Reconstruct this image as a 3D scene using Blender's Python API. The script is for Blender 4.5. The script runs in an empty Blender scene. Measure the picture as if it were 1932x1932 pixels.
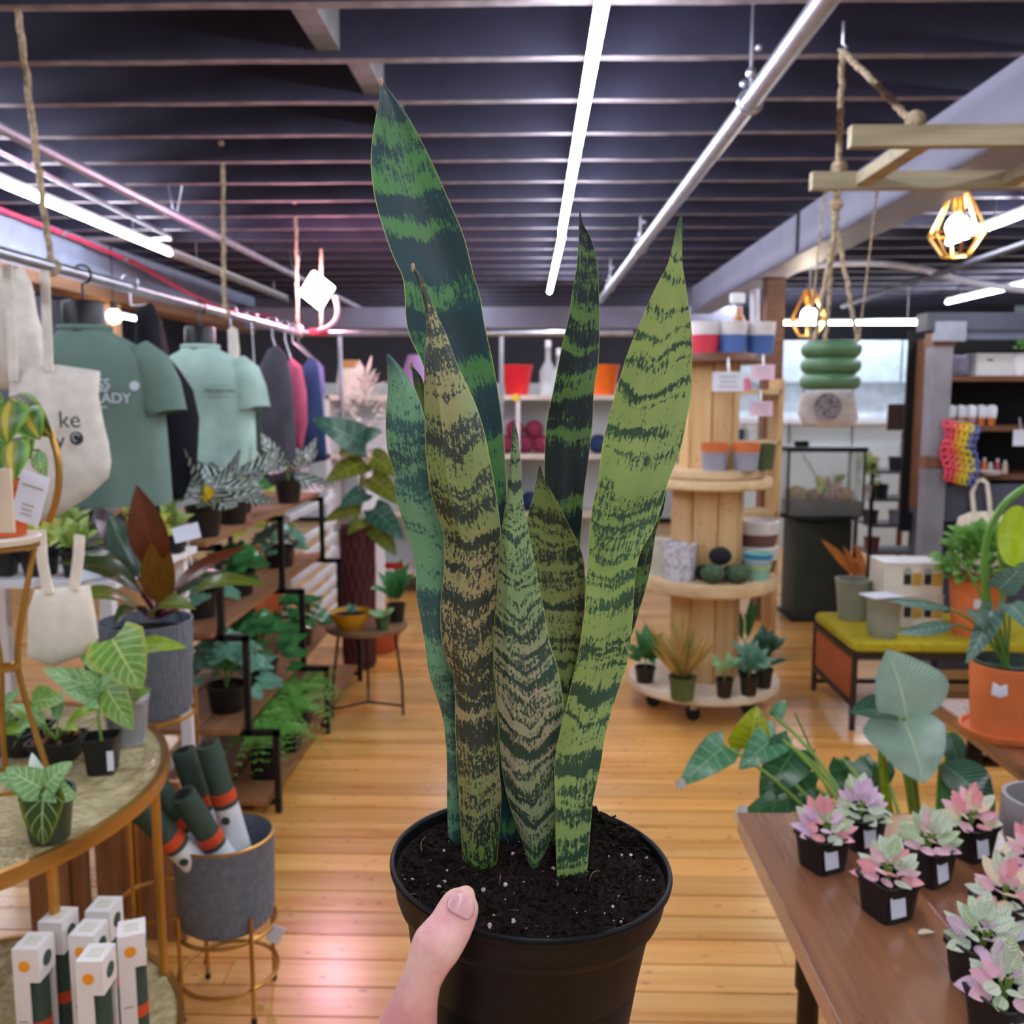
import bpy, math, random
from mathutils import Vector, Euler, Matrix, noise as mnoise
R = math.radians
sc = bpy.context.scene
col = sc.collection
random.seed(7)
# ------------------------------------------------------------------ camera
F = 1750.0
CAM = Vector((0, 0, 1.5))
EUL = Euler((R(90 - 7.04), 0, R(1.44)), 'XYZ')
RM = EUL.to_matrix()
cd = bpy.data.cameras.new('camera'); cam = bpy.data.objects.new('camera', cd); col.objects.link(cam)
cam.location = CAM; cam.rotation_euler = EUL
cd.sensor_width = 36; cd.lens = 36 * F / 1932; cd.clip_start = 0.02; cd.clip_end = 60
cd.dof.use_dof = True; cd.dof.focus_distance = 0.53; cd.dof.aperture_fstop = 12.5
sc.camera = cam
# ------------------------------------------------------------------ world and exposure
w = bpy.data.worlds.new('world'); sc.world = w; w.use_nodes = True
w.node_tree.nodes['Background'].inputs[0].default_value = (0.75, 0.8, 1, 1)
w.node_tree.nodes['Background'].inputs[1].default_value = 0.3
sc.view_settings.view_transform = 'Standard'; sc.view_settings.look = 'None'
sc.view_settings.gamma = 1; sc.view_settings.use_curve_mapping = False
sc.view_settings.exposure = 1.5
TUBE_POWER = 26.0
BULB_POWER = 25.0
GROW_POWER = 60.0

def ray(px, py):
    return RM @ Vector(((px - 966) / F, -(py - 966) / F, -1))
def at(px, py, Y):
    d = ray(px, py); return CAM + d * (Y / d.y)
def onz(px, py, z):
    d = ray(px, py); return CAM + d * ((z - CAM.z) / d.z)
def V(*a): return Vector(a)

# ------------------------------------------------------------------ materials
def lin(c):
    return c / 12.92 if c <= 0.04045 else ((c + 0.055) / 1.055) ** 2.4
def C(h):
    h = h.lstrip('#'); return tuple(lin(int(h[i:i + 2], 16) / 255) for i in (0, 2, 4)) + (1,)
class NT:
    def __init__(s, name):
        s.m = bpy.data.materials.new(name); s.m.use_nodes = True
        s.t = s.m.node_tree; s.b = s.t.nodes['Principled BSDF']
    def n(s, typ, **kw):
        x = s.t.nodes.new('ShaderNode' + typ)
        for k, v in kw.items(): setattr(x, k, v)
        return x
    def L(s, a, b): s.t.links.new(a, b)
    def val(s, x, sock):
        if hasattr(x, 'is_output'): s.L(x, sock)
        else: sock.default_value = x
    def math(s, op, a, b=0.0, c=0.0, clamp=False):
        x = s.n('Math', operation=op); x.use_clamp = clamp
        s.val(a, x.inputs[0]); s.val(b, x.inputs[1]); s.val(c, x.inputs[2]); return x.outputs[0]
    def mix(s, f, a, b, blend='MIX'):
        x = s.n('MixRGB', blend_type=blend); s.val(f, x.inputs[0]); s.val(a, x.inputs[1]); s.val(b, x.inputs[2]); return x.outputs[0]
    def xyz(s, x, y, z):
        c = s.n('CombineXYZ'); s.val(x, c.inputs[0]); s.val(y, c.inputs[1]); s.val(z, c.inputs[2]); return c.outputs[0]
    def noise(s, vec, scale=1.0, detail=2.0, rough=0.5):
        x = s.n('TexNoise'); x.inputs['Scale'].default_value = scale; x.inputs['Detail'].default_value = detail
        x.inputs['Roughness'].default_value = rough
        if vec is not None: s.L(vec, x.inputs['Vector'])
        return x.outputs[0]
    def rng(s, v, a, b, c=0.0, d=1.0):
        x = s.n('MapRange'); s.val(v, x.inputs[0])
        for i, q in enumerate((a, b, c, d)): s.val(q, x.inputs[1 + i])
        return x.outputs[0]
    def bump(s, h, strength=0.3, dist=0.01):
        x = s.n('Bump'); x.inputs['Strength'].default_value = strength; x.inputs['Distance'].default_value = dist
        s.L(h, x.inputs['Height']); s.L(x.outputs[0], s.b.inputs['Normal'])
    def set(s, **kw):
        for k, v in kw.items(): s.val(v, s.b.inputs[k.replace('_', ' ')])
_M = {}
def mat(name, c, rough=0.5, metal=0.0, var=0.08, scale=8.0, bump=0.0, bscale=60.0, spec=0.5, emit=None, trans=0.0, alpha=1.0, coat=0.0, stretch=None):
    """plain surface with a little procedural tone variation and relief"""
    if name in _M: return _M[name]
    t = NT(name); c = C(c) if isinstance(c, str) else c
    tc = t.n('TexCoord').outputs['Object']
    if stretch:
        mp = t.n('Mapping'); mp.inputs['Scale'].default_value = stretch; t.L(tc, mp.inputs[0]); tc = mp.outputs[0]
    nz = t.noise(tc, scale, 3)
    dark = tuple(x * (1 - var * 2) for x in c[:3]) + (1,); lite = tuple(min(1, x * (1 + var * 2)) for x in c[:3]) + (1,)
    t.set(Base_Color=t.mix(t.rng(nz, 0.3, 0.7), dark, lite), Roughness=rough, Metallic=metal)
    t.b.inputs['Specular IOR Level'].default_value = spec
    if coat: t.b.inputs['Coat Weight'].default_value = coat
    if trans: t.b.inputs['Transmission Weight'].default_value = trans
    if alpha < 1: t.b.inputs['Alpha'].default_value = alpha
    if emit:
        t.b.inputs['Emission Color'].default_value = C(emit[0]); t.b.inputs['Emission Strength'].default_value = emit[1]
    if bump: t.bump(t.noise(tc, bscale, 3), bump, 0.004)
    _M[name] = t.m; return t.m
def leafmat(name, base, vein=None, vw=0.06, lat=0, lw=0.25, skew=0.5, edge=None, ew=0.12, rough=0.4, var=0.18, back=None, vlen=1.0, tl=0.25):
    """leaf with a midrib, side veins and margin, from the leaf's own UV (x: -1..1 across, y: 0..1 along)"""
    if name in _M: return _M[name]
    t = NT(name)
    uv = t.n('UVMap').outputs[0]; sp = t.n('SeparateXYZ'); t.L(uv, sp.inputs[0]); u, v = sp.outputs[0], sp.outputs[1]
    au = t.math('ABSOLUTE', u)
    oi = t.n('ObjectInfo').outputs['Random']
    b = C(base); dk = tuple(x * (1 - var) for x in b[:3]) + (1,); lt = tuple(min(1, x * (1 + var * 1.6)) for x in b[:3]) + (1,)
    nz = t.noise(t.xyz(u, t.math('MULTIPLY', v, 3), t.math('MULTIPLY', oi, 50)), 2.2, 3)
    c = t.mix(t.rng(nz, 0.3, 0.7), dk, lt)
    if edge:
        e = t.rng(t.math('ADD', au, t.math('MULTIPLY', t.math('SUBTRACT', nz, 0.5), 0.35)), 1 - ew * 2, 1 - ew * 0.6); c = t.mix(e, c, C(edge))
    if vein:
        m = t.rng(au, vw, vw * 0.5)
        if lat:
            ph = t.math('FRACT', t.math('SUBTRACT', t.math('MULTIPLY', v, lat), t.math('MULTIPLY', au, skew * lat * 0.3)))
            l = t.rng(t.math('ABSOLUTE', t.math('SUBTRACT', ph, 0.5)), lw * 0.5, lw * 0.25)
            l = t.math('MULTIPLY', l, t.rng(au, vlen, vlen * 0.8)); m = t.math('MAXIMUM', m, l)
        c = t.mix(m, c, C(vein))
    if back:
        gb = t.n('NewGeometry').outputs['Backfacing']; c = t.mix(gb, c, C(back))
    t.set(Base_Color=c, Roughness=rough)
    t.b.inputs['Specular IOR Level'].default_value = 0.45
    if tl:
        tr = t.n('BsdfTranslucent'); t.L(c, tr.inputs[0]); ms = t.n('MixShader'); ms.inputs[0].default_value = tl
        t.L(t.b.outputs[0], ms.inputs[1]); t.L(tr.outputs[0], ms.inputs[2])
        t.L(ms.outputs[0], t.t.nodes['Material Output'].inputs[0])
    _M[name] = t.m; return t.m
def woodmat(name, c1, c2, axis=0, rough=0.4, scale=1.0, coat=0.0, knots=0.0, rnd=0.15, bump=0.1, dark=None):
    if name in _M: return _M[name]
    t = NT(name); g = t.n('NewGeometry').outputs['Position']
    oi = t.n('ObjectInfo').outputs['Random']
    off = t.n('VectorMath', operation='ADD'); t.L(g, off.inputs[0]); t.L(t.xyz(t.math('MULTIPLY', oi, 37), t.math('MULTIPLY', oi, 11), t.math('MULTIPLY', oi, 23)), off.inputs[1])
    s = [22 * scale] * 3; s[axis] = 1.6 * scale
    mp = t.n('Mapping'); mp.inputs['Scale'].default_value = s; t.L(off.outputs[0], mp.inputs[0])
    n1 = t.noise(mp.outputs[0], 1.0, 4, 0.6)
    s2 = [90 * scale] * 3; s2[axis] = 3 * scale
    mp2 = t.n('Mapping'); mp2.inputs['Scale'].default_value = s2; t.L(off.outputs[0], mp2.inputs[0])
    n2 = t.noise(mp2.outputs[0], 1.0, 2)
    c = t.mix(t.rng(t.math('ADD', t.math('MULTIPLY', n1, 0.7), t.math('MULTIPLY', n2, 0.3)), 0.35, 0.65), C(c1), C(c2))
    if knots:
        vo = t.n('TexVoronoi'); s3 = [6.0] * 3; s3[axis] = 2.2
        mp3 = t.n('Mapping'); mp3.inputs['Scale'].default_value = s3; t.L(off.outputs[0], mp3.inputs[0]); t.L(mp3.outputs[0], vo.inputs['Vector'])
        c = t.mix(t.math('MULTIPLY', t.rng(vo.outputs['Distance'], 0.17, 0.05), knots), c, C(dark or '#7a3f1c'))
    hs = t.n('HueSaturation'); t.L(c, hs.inputs['Color']); t.L(t.rng(oi, 0, 1, 1 - rnd, 1 + rnd), hs.inputs['Value'])
    t.set(Base_Color=hs.outputs[0], Roughness=t.rng(n1, 0.2, 0.8, rough * 0.8, rough * 1.2))
    if coat: t.b.inputs['Coat Weight'].default_value = coat; t.b.inputs['Coat Roughness'].default_value = 0.22
    if bump: t.bump(n2, bump, 0.002)
    _M[name] = t.m; return t.m
def glow(name, c, s):
    if name in _M: return _M[name]
    t = NT(name); t.b.inputs['Base Color'].default_value = (1, 1, 1, 1)
    t.b.inputs['Emission Color'].default_value = C(c); t.b.inputs['Emission Strength'].default_value = s
    _M[name] = t.m; return t.m
def glassmat(name, tint='#f4fbfa', a=0.25, rough=0.05):
    if name in _M: return _M[name]
    t = NT(name); t.set(Base_Color=C(tint), Roughness=rough)
    nz = t.noise(t.n('TexCoord').outputs['Object'], 5, 2)
    t.set(Alpha=t.rng(nz, 0.3, 0.7, a * 0.85, a * 1.15))
    _M[name] = t.m; return t.m

# ------------------------------------------------------------------ mesh helpers
def anc(o):
    p = V(0, 0, 0)
    while o is not None: p = p + o.location; o = o.parent
    return p
class MB:
    def __init__(s): s.v = []; s.f = []; s.uv = []
    def add(s, vs, fs, uv=None):
        k = len(s.v); s.v += [Vector(x) for x in vs]; s.f += [tuple(i + k for i in f) for f in fs]
        s.uv += list(uv) if uv else [(0, 0)] * len(vs); return s
    def box(s, c, d, rot=None, taper=1.0):
        c = Vector(c); h = [x / 2 for x in d]; vs = []
        for z in (-1, 1):
            k = taper if z < 0 else 1
            for y in (-1, 1):
                for x in (-1, 1):
                    p = V(x * h[0] * k, y * h[1] * k, z * h[2]); vs.append(c + (rot @ p if rot else p))
        return s.add(vs, [(0, 2, 3, 1), (4, 5, 7, 6), (0, 1, 5, 4), (2, 6, 7, 3), (0, 4, 6, 2), (1, 3, 7, 5)])
    def rbox(s, c, d, r=0.01, rot=None):
        """box with a rounded outline in x-y and slightly eased top and bottom"""
        c = Vector(c); hx, hy, hz = d[0] / 2, d[1] / 2, d[2] / 2; r = min(r, hx * .99, hy * .99)
        e = min(r * .5, hz * .5); rows = []
        for z, ins in ((-hz, e), (-hz + e, 0), (hz - e, 0), (hz, e)):
            ring = []
            for cx, cy, a0 in ((hx - r, hy - r, 0), (-hx + r, hy - r, 90), (-hx + r, -hy + r, 180), (hx - r, -hy + r, 270)):
                for k in range(4):
                    a = R(a0 + 30 * k); q = max(r - ins, 1e-4)
                    p = V(cx + q * math.cos(a), cy + q * math.sin(a), z); ring.append(c + (rot @ p if rot else p))
            rows.append(ring)
        n = 16; vs = [p for q in rows for p in q]; fs = [tuple(range(n - 1, -1, -1)), tuple(range(3 * n, 4 * n))]
        for i in range(3):
            for j in range(n): fs.append((i * n + j, i * n + (j + 1) % n, (i + 1) * n + (j + 1) % n, (i + 1) * n + j))
        return s.add(vs, fs)
    def lathe(s, prof, c=(0, 0, 0), seg=28, rot=None, cap=True, sq=None, wob=None):
        c = Vector(c); vs = []; fs = []; uv = []; n = len(prof)
        for i, (r, z) in enumerate(prof):
            for j in range(seg):
                a = 2 * math.pi * j / seg; rr = r
                if sq: rr = r / max(abs(math.cos(a)) ** sq + abs(math.sin(a)) ** sq, 1e-6) ** (1 / sq)
                if wob: rr = rr * (1 + wob(a, z))
                p = V(rr * math.cos(a), rr * math.sin(a), z); vs.append(c + (rot @ p if rot else p)); uv.append((j / seg, i / max(1, n - 1)))
        for i in range(n - 1):
            for j in range(seg):
                fs.append((i * seg + j, i * seg + (j + 1) % seg, (i + 1) * seg + (j + 1) % seg, (i + 1) * seg + j))
        if cap:
            if prof[0][0] > 1e-5: fs.append(tuple(range(seg - 1, -1, -1)))
            if prof[-1][0] > 1e-5: fs.append(tuple(range((n - 1) * seg, n * seg)))
        return s.add(vs, fs, uv)
    def tube(s, pts, r, seg=8, caps=True, closed=False, flat=None):
        pts = [Vector(p) for p in pts]; n = len(pts); rs = r if isinstance(r, (list, tuple)) else [r] * n
        vs = []; fs = []; up = None
        for i in range(n):
            a = pts[(i - 1) % n] if (closed or i > 0) else pts[0]; b = pts[(i + 1) % n] if (closed or i < n - 1) else pts[-1]
            d = (b - a).normalized()
            if up is None:
                up = V(0, 0, 1) if abs(d.z) < .9 else V(0, 1, 0)
                if flat is not None: up = Vector(flat)
            x = d.cross(up).normalized(); y = x.cross(d).normalized(); up = y
            for j in range(seg):
                t = 2 * math.pi * (j + .5) / seg
                vs.append(pts[i] + (x * math.cos(t) + y * math.sin(t) * (0.35 if flat is not None else 1)) * rs[i])
        m = n if closed else n - 1
        for i in range(m):
            for j in range(seg):
                k = (i + 1) % n
                fs.append((i * seg + j, i * seg + (j + 1) % seg, k * seg + (j + 1) % seg, k * seg + j))
        if caps and not closed:
            fs.append(tuple(range(seg - 1, -1, -1))); fs.append(tuple(range((n - 1) * seg, n * seg)))
        return s.add(vs, fs)
    def ball(s, c, r, seg=12, rings=8, sq=(1, 1, 1)):
        c = Vector(c); prof = [(max(1e-4, math.sin(math.pi * i / rings)), -math.cos(math.pi * i / rings)) for i in range(rings + 1)]
        m = MB().lathe(prof, seg=seg, cap=False)
        return s.add([c + V(p.x * r * sq[0], p.y * r * sq[1], p.z * r * sq[2]) for p in m.v], m.f)
    def pillow(s, out, T, o, ex=(1, 0, 0), ez=(0, 0, 1), fold=None, rings=(1, .96, .86, .66, .4, .15), back=True):
        """soft filled shape: outline (a,b) in the ex/ez plane at o, thickness T"""
        o = Vector(o); ex = Vector(ex).normalized(); ez = Vector(ez).normalized(); nn = ex.cross(ez).normalized()
        # resample outline
        P = [Vector((a, b, 0)) for a, b in out]; Q = []
        for i in range(len(P)):
            a, b = P[i], P[(i + 1) % len(P)]; k = max(1, int((b - a).length / max(T * .8, 0.012)))
            for j in range(min(k, 10)): Q.append(a.lerp(b, j / min(k, 10)))
        n = len(Q); cx = sum((q for q in Q), V(0, 0, 0)) / n
        for sgn in ((1, -1) if back else (1,)):
            vs = []; fs = []; uv = []
            for rg in rings:
                h = T * .5 * math.sqrt(max(0, 1 - rg * rg))
                for q in Q:
                    p = cx.lerp(q, rg); d = h + (fold(p.x, p.y) * (1 - rg ** 6) if fold else 0)
                    vs.append(o + ex * p.x + ez * p.y + nn * sgn * d); uv.append((p.x, p.y))
            m = len(rings)
            for i in range(m - 1):
                for j in range(n):
                    q = (i * n + j, i * n + (j + 1) % n, (i + 1) * n + (j + 1) % n, (i + 1) * n + j)
                    fs.append(q if sgn > 0 else q[::-1])
            t = tuple(range((m - 1) * n, m * n)); fs.append(t if sgn > 0 else t[::-1])
            s.add(vs, fs, uv)
        return s
    def leaf(s, A, B, w, shape='ovate', sag=0.0, nrm=None, fold=0.25, rows=9, cols=4, rip=0.0, heart=0.0, thick=0.0):
        A, B = Vector(A), Vector(B); ax = B - A; ln = ax.length; d = ax / ln
        nrm = Vector(nrm) if nrm is not None else V(0, -.4, 1)
        side = d.cross(nrm)
        if side.length < 1e-4: side = d.cross(V(1, 0.1, 0))
        side.normalize(); n = side.cross(d).normalized(); vs = []; fs = []; uv = []
        ph = random.random() * 6
        for i in range(rows + 1):
            t = i / rows
            if shape == 'ovate': p = math.sin(math.pi * t ** 0.75) ** 0.8
            elif shape == 'lance': p = math.sin(math.pi * t ** 0.85) ** 0.9
            elif shape == 'strap': p = min(1, (1 - t) * 3.2, .45 + t * 3) * (0.85 + .15 * math.sin(math.pi * t))
            elif shape == 'heart': p = (1 - t ** 1.7) ** .8 * min(1, .62 + t * 2.0)
            elif shape == 'round': p = math.sqrt(max(0, 1 - (2 * t - 1) ** 2))
            elif shape == 'paddle': p = math.sin(math.pi * min(1, t * .96 + .04) ** 0.9) ** .55
            else: p = 1
            p = max(p, 0.02)
            c = A + ax * t + n * (sag * math.sin(math.pi * t) - 0)
            for j in range(cols + 1):
                u = -1 + 2 * j / cols; hw = w * .5 * p
                q = c + side * u * hw + n * (fold * abs(u) * hw + rip * w * math.sin(t * 14 + ph) * abs(u))
                if heart: q = q - ax * heart * abs(u) ** 1.5 * (1 - t) ** 2
                vs.append(q); uv.append((u, t))
        k = cols + 1
        for i in range(rows):
            for j in range(cols): fs.append((i * k + j, i * k + j + 1, (i + 1) * k + j + 1, (i + 1) * k + j))
        return s.add(vs, fs, uv)
    def mesh(s, name, m, off=V(0, 0, 0), smooth=True, angle=40):
        me = bpy.data.meshes.new(name); me.from_pydata([tuple(p - off) for p in s.v], [], s.f)
        me.validate(); me.update()
        if any(a != (0, 0) for a in s.uv[:400]):
            l = me.uv_layers.new(name='UVMap'); vi = [0] * len(me.loops); me.loops.foreach_get('vertex_index', vi)
            buf = []
            for i in vi: buf += s.uv[i]
            l.data.foreach_set('uv', buf)
        if smooth:
            me.polygons.foreach_set('use_smooth', [True] * len(me.polygons)); me.set_sharp_from_angle(angle=R(angle))
        if m: me.materials.append(m)
        return me
    def build(s, name, m, parent=None, smooth=True, kind=None, label=None, angle=40):
        o = bpy.data.objects.new(name, s.mesh(name, m, anc(parent), smooth, angle)); col.objects.link(o); o.parent = parent
        if kind: o['kind'] = kind
        if label: o['label'] = label
        return o
def tag(o, label, cat, group=None, kind=None):
    o['label'] = label; o['category'] = cat
    if group: o['group'] = group
    if kind: o['kind'] = kind
    return o
def thing(name, label, cat, loc=(0, 0, 0), group=None):
    o = bpy.data.objects.new(name, None); col.objects.link(o); o.location = loc; o.empty_display_size = 0.05
    return tag(o, label, cat, group)
def struct(o): o['kind'] = 'structure'; return o
def inst(name, me, parent, loc=(0, 0, 0), rot=None, scale=None):
    o = bpy.data.objects.new(name, me); col.objects.link(o); o.parent = parent; o.location = loc
    if rot is not None: o.rotation_euler = rot
    if scale is not None: o.scale = scale
    return o
def dup(root, loc, label, rotz=0.0, group=None):
    r = root.copy(); col.objects.link(r); r.location = loc; r.rotation_euler.z = rotz; r['label'] = label
    if group: r['group'] = group
    for ch in list(root.children):
        c = ch.copy(); col.objects.link(c); c.parent = r
        for g in ch.children:
            d = g.copy(); col.objects.link(d); d.parent = c
    return r
def text_mesh(txt, size, name='lettering', bold=0.0):
    cu = bpy.data.curves.new('t', 'FONT'); cu.body = txt; cu.size = size; cu.align_x = 'CENTER'; cu.align_y = 'CENTER'; cu.extrude = 0.0006; cu.offset = bold
    o = bpy.data.objects.new('t', cu); col.objects.link(o)
    bpy.context.view_layer.update()
    me = bpy.data.meshes.new_from_object(o.evaluated_get(bpy.context.evaluated_depsgraph_get())); bpy.data.objects.remove(o); me.name = name
    return me
def lettering(txt, size, pos, m, parent, rotz=0.0, tilt=0.0, bold=0.0):
    me = text_mesh(txt, size, bold=bold); me.materials.append(m)
    return inst('lettering', me, parent, Vector(pos) - anc(parent), (R(90) + tilt, 0, rotz))
def bez(a, b, c, n=10):
    a, b, c = Vector(a), Vector(b), Vector(c)
    return [(a * (1 - t) ** 2 + b * 2 * t * (1 - t) + c * t * t) for t in [i / n for i in range(n + 1)]]
def ropepts(a, b, n=24, amp=0.003):
    a, b = Vector(a), Vector(b); return [a.lerp(b, i / n) + V(random.uniform(-amp, amp), random.uniform(-amp, amp), 0) for i in range(n + 1)]
# ================================================================== SETTING
M_floor = woodmat('pine_floor', '#d18a3a', '#f0ba6c', axis=0, rough=0.3, scale=0.55, coat=0.6, knots=0.8, rnd=0.16, bump=0.05)
M_gap = mat('floor_gap', '#2a1608', 0.95)
M_joist = mat('painted_joist', '#2f2d42', 0.62, var=0.12, scale=5, bump=0.25, bscale=25)
M_beam = mat('grey_painted_beam', '#8f8fa4', 0.5, var=0.05, scale=3, bump=0.1)
M_pale = mat('pale_wall_paint', '#c9d4d8', 0.6, var=0.04, scale=2)
M_dark = mat('dark_wall_paint', '#2b2b35', 0.7, var=0.1, scale=2)
M_galv = mat('galvanised_steel', '#b9bac4', 0.32, 0.85, var=0.08, scale=14)
M_white = mat('white_paint', '#e6e6ea', 0.45, var=0.03)
M_black = mat('black_metal', '#17171b', 0.42, 0.3, var=0.1)
M_blackpl = mat('black_plastic', '#101013', 0.42, var=0.15, scale=20)
M_rope = mat('jute_rope', '#a9957c', 0.95, var=0.25, scale=60, bump=0.8, bscale=160)
M_brownwood = woodmat('brown_shelf_wood', '#5d3a28', '#7d5238', axis=0, rough=0.5)
M_crate = woodmat('old_crate_wood', '#7f5434', '#ad7f58', axis=2, rough=0.7, knots=0.5, rnd=0.2)

XL, XR, Y0, Y1, ZC = -5.2, 5.6, -2.6, 11.2, 2.52
fl = struct(MB().box(((XL + XR) / 2, (Y0 + Y1) / 2, -0.04), (XR - XL, Y1 - Y0, 0.05)).build('floor', M_gap, smooth=False))
plank_me = MB().box((0, 0, 0), (1, 1, 1)).mesh('plank', M_floor, smooth=False)
PW = 0.116
y = 1.62
while y < Y1 - PW:
    x = XL - random.uniform(0, 2.5)
    while x < XR:
        ln = random.uniform(3.4, 5.6); a, b = max(x, XL), min(x + ln, XR)
        if b - a > .05:
            inst('plank', plank_me, fl, ((a + b) / 2, y + PW / 2, -0.0075), None, (b - a - .0015, PW - .0052, 0.015 + random.uniform(-.0006, .0006)))
        x += ln
    y += PW
MB().box(((XL + XR) / 2, (Y0 + 1.62) / 2, -0.0075), (XR - XL, 1.62 - Y0, 0.015)).build('plank', M_floor, fl, smooth=False)

ce = struct(MB().box(((XL + XR) / 2, (Y0 + Y1) / 2, ZC + 0.29), (XR - XL, Y1 - Y0, 0.04)).build('ceiling', M_joist, smooth=False))
jm = MB()
for k in range(24):      # one joist: a long board, slightly uneven lower edge
    xa, xb = XL + (XR - XL) * k / 24, XL + (XR - XL) * (k + 1) / 24
jn = 40; vs = []; fs = []
for i in range(jn + 1):
    xx = XL + (XR - XL) * i / jn; dz = random.uniform(-.0012, .0012)
    vs += [(xx, -.022, dz), (xx, .022, dz + random.uniform(-.001, .001)), (xx, .022, .27), (xx, -.022, .27)]
for i in range(jn):
    for j in range(4): fs.append((4 * i + j, 4 * i + (j + 1) % 4, 4 * i + 4 + (j + 1) % 4, 4 * i + 4 + j))
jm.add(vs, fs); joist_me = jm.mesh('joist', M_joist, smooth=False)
joist_me.materials.append(mat('pale_joist_edge', '#7f7478', .75, var=.2, scale=12))  # paler colour for the downward faces of the joists
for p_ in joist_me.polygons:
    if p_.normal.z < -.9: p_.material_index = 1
jy = []
for k in range(-12, 21):
    yy = 2.56 + .406 * k
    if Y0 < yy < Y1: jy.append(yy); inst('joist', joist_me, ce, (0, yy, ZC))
M_block = mat('bare_blocking', '#6f6a6c', 0.7, var=0.12)
bl = MB().box((0, 0, 0.13), (.07, .36, .24)).mesh('blocking', M_block, smooth=False)
for xx, k in ((-.5, -1), (-.63, 0), (-.56, 1), (-.55, 2), (2.9, 1), (2.9, 3), (-3.6, 2)):
    inst('blocking', bl, ce, (xx, 2.56 + .406 * k + .203, ZC + .012))
# long beams under the joists
b = MB().box((1.54, 3.4, 2.405), (.16, 11, .23)); b.box((1.54, 3.4, 2.283), (.2, 11, .016)); b.build('beam', M_beam, ce, smooth=False)
MB().box((1.455, 5.35, 2.405), (.012, .03, .23)).build('beam_seam', M_dark, ce, smooth=False)
b = MB().box((-2.98, 4.2, 2.375), (.16, 11, .29)); b.build('beam', mat('blue_grey_beam', '#8b94ac', .5, var=.06), ce, smooth=False)
MB().box((-2.97, 4.2, 2.19), (.2, 10.8, .075)).build('beam', woodmat('beam_timber', '#6b4a34', '#8d6748', axis=1, rough=.7), ce, smooth=False)
b = MB().box((-.5, 9.3, 2.275), (5.0, .2, .2)); b.build('beam', M_beam, ce, smooth=False)
# walls
struct(MB().box((XL - .05, 4.3, 1.38), (.1, 13.9, 2.9)).build('wall_left', mat('left_wall_paint', '#54545f', .7), smooth=False))
struct(MB().box((XR + .05, 4.3, 1.38), (.1, 13.9, 2.9)).build('wall_right', M_pale, smooth=False))
wb = struct(MB().box((.2, Y1 + .05, 1.38), (11.1, .1, 2.9)).build('wall_back', M_dark, smooth=False))
for i in range(9):       # pale panels along the lower back wall
    MB().box((-3.9 + i * 1.02, Y1 - .015, .86), (1.0, .03, 1.62)).build('panel', M_pale, wb, smooth=False)
struct(MB().box((.2, Y0 - .05, 1.38), (11.1, .1, 2.9)).build('wall_front', M_pale, smooth=False))
# posts that carry the beams
struct(MB().box((1.56, 6.25, 1.14), (.12, .12, 2.27)).build('trim_1', M_brownwood, smooth=False))
struct(MB().box((-2.97, 6.5, 1.07), (.12, .12, 2.15)).build('trim_2', woodmat('post_pine', '#b08a68', '#c8a684', axis=2), smooth=False))

# ------------------------------------------------------------------ tube lights
M_tube = glow('lit_tube', '#ecf2ff', TUBE_POWER)
M_tubeoff = mat('unlit_tube', '#a9a8a4', .4)
M_cap = mat('tube_cap', '#d8dcdc', .4)
def tube_light(x, y0, y1, z, label, lit=True, r=.017, x2=None):
    x2 = x if x2 is None else x2
    t = thing('tube_light', label, 'tube light', ((x + x2) / 2, (y0 + y1) / 2, z), 'ceiling tube lights')
    MB().tube([(x, y0, z), (x2, y1, z)], r, 12).build('tube', M_tube if lit else M_tubeoff, t)
    h = MB(); h.tube([(x, y0 - .02, z + r + .012), (x2, y1 + .02, z + r + .012)], .013, 4); h.build('housing', M_cap, t, smooth=False)
    d = (V(x2, y1, z) - V(x, y0, z)).normalized()
    for p, s in ((V(x, y0, z), -1), (V(x2, y1, z), 1)):
        MB().tube([p, p + d * s * .025], r * 1.08, 12).build('end_cap', M_cap, t)
    for k in (.15, .85):
        p = V(x, y0, z).lerp(V(x2, y1, z), k); MB().tube([p + V(0, 0, .03), V(p.x, p.y, ZC + .05)], .003, 5).build('hanger', M_galv, t)
    return t
tube_light(.155, 1.9, 5.35, 2.42, 'long bright tube overhead in the middle of the ceiling, nearer length', x2=.145)
tube_light(.15, 5.42, 8.3, 2.42, 'bright tube overhead in the middle of the ceiling, farther length', x2=.12)
tube_light(.16, -2.2, 1.7, 2.42, 'bright tube behind the viewer in line with the middle tubes')
tube_light(-2.27, 2.3, 6.05, 2.42, 'bright tube at left above the grey beam and clothes rail', x2=-2.35)
tube_light(-2.36, 6.15, 8.9, 2.42, 'unlit grey tube beyond the bright tube at left', lit=False)
tube_light(-2.25, -1.8, 2.1, 2.42, 'bright tube behind the viewer at left')
tube_light(2.46, 2.0, 5.75, 2.42, 'bright tube at right crossing in front of the wire cage pendant')
tube_light(2.46, -1.8, 1.8, 2.42, 'bright tube behind the viewer at right')
tube_light(4.0, 7.4, 9.3, 2.42, 'short bright tube far at right above the dark shelf unit')
tube_light(-4.1, 5.5, 7.6, 2.35, 'bright tube far at left seen between the two shirts')
tube_light(2.35, 9.0, 9.03, 2.2, 'tube across the far back above the pale cabinets at right', x2=3.72)
tube_light(-.9, 8.7, 10.6, 2.42, 'added tube brightening the far back, left of the middle row')  # extra lamp, added to lighten the back of the shop
tube_light(1.9, 8.6, 10.4, 2.42, 'added tube brightening the far back, right of the middle row')  # likewise added for more light on the back wall
tube_light(-4.1, 8.2, 10.2, 2.3, 'bright tube far at left beside the pale hanging cloth')

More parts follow.
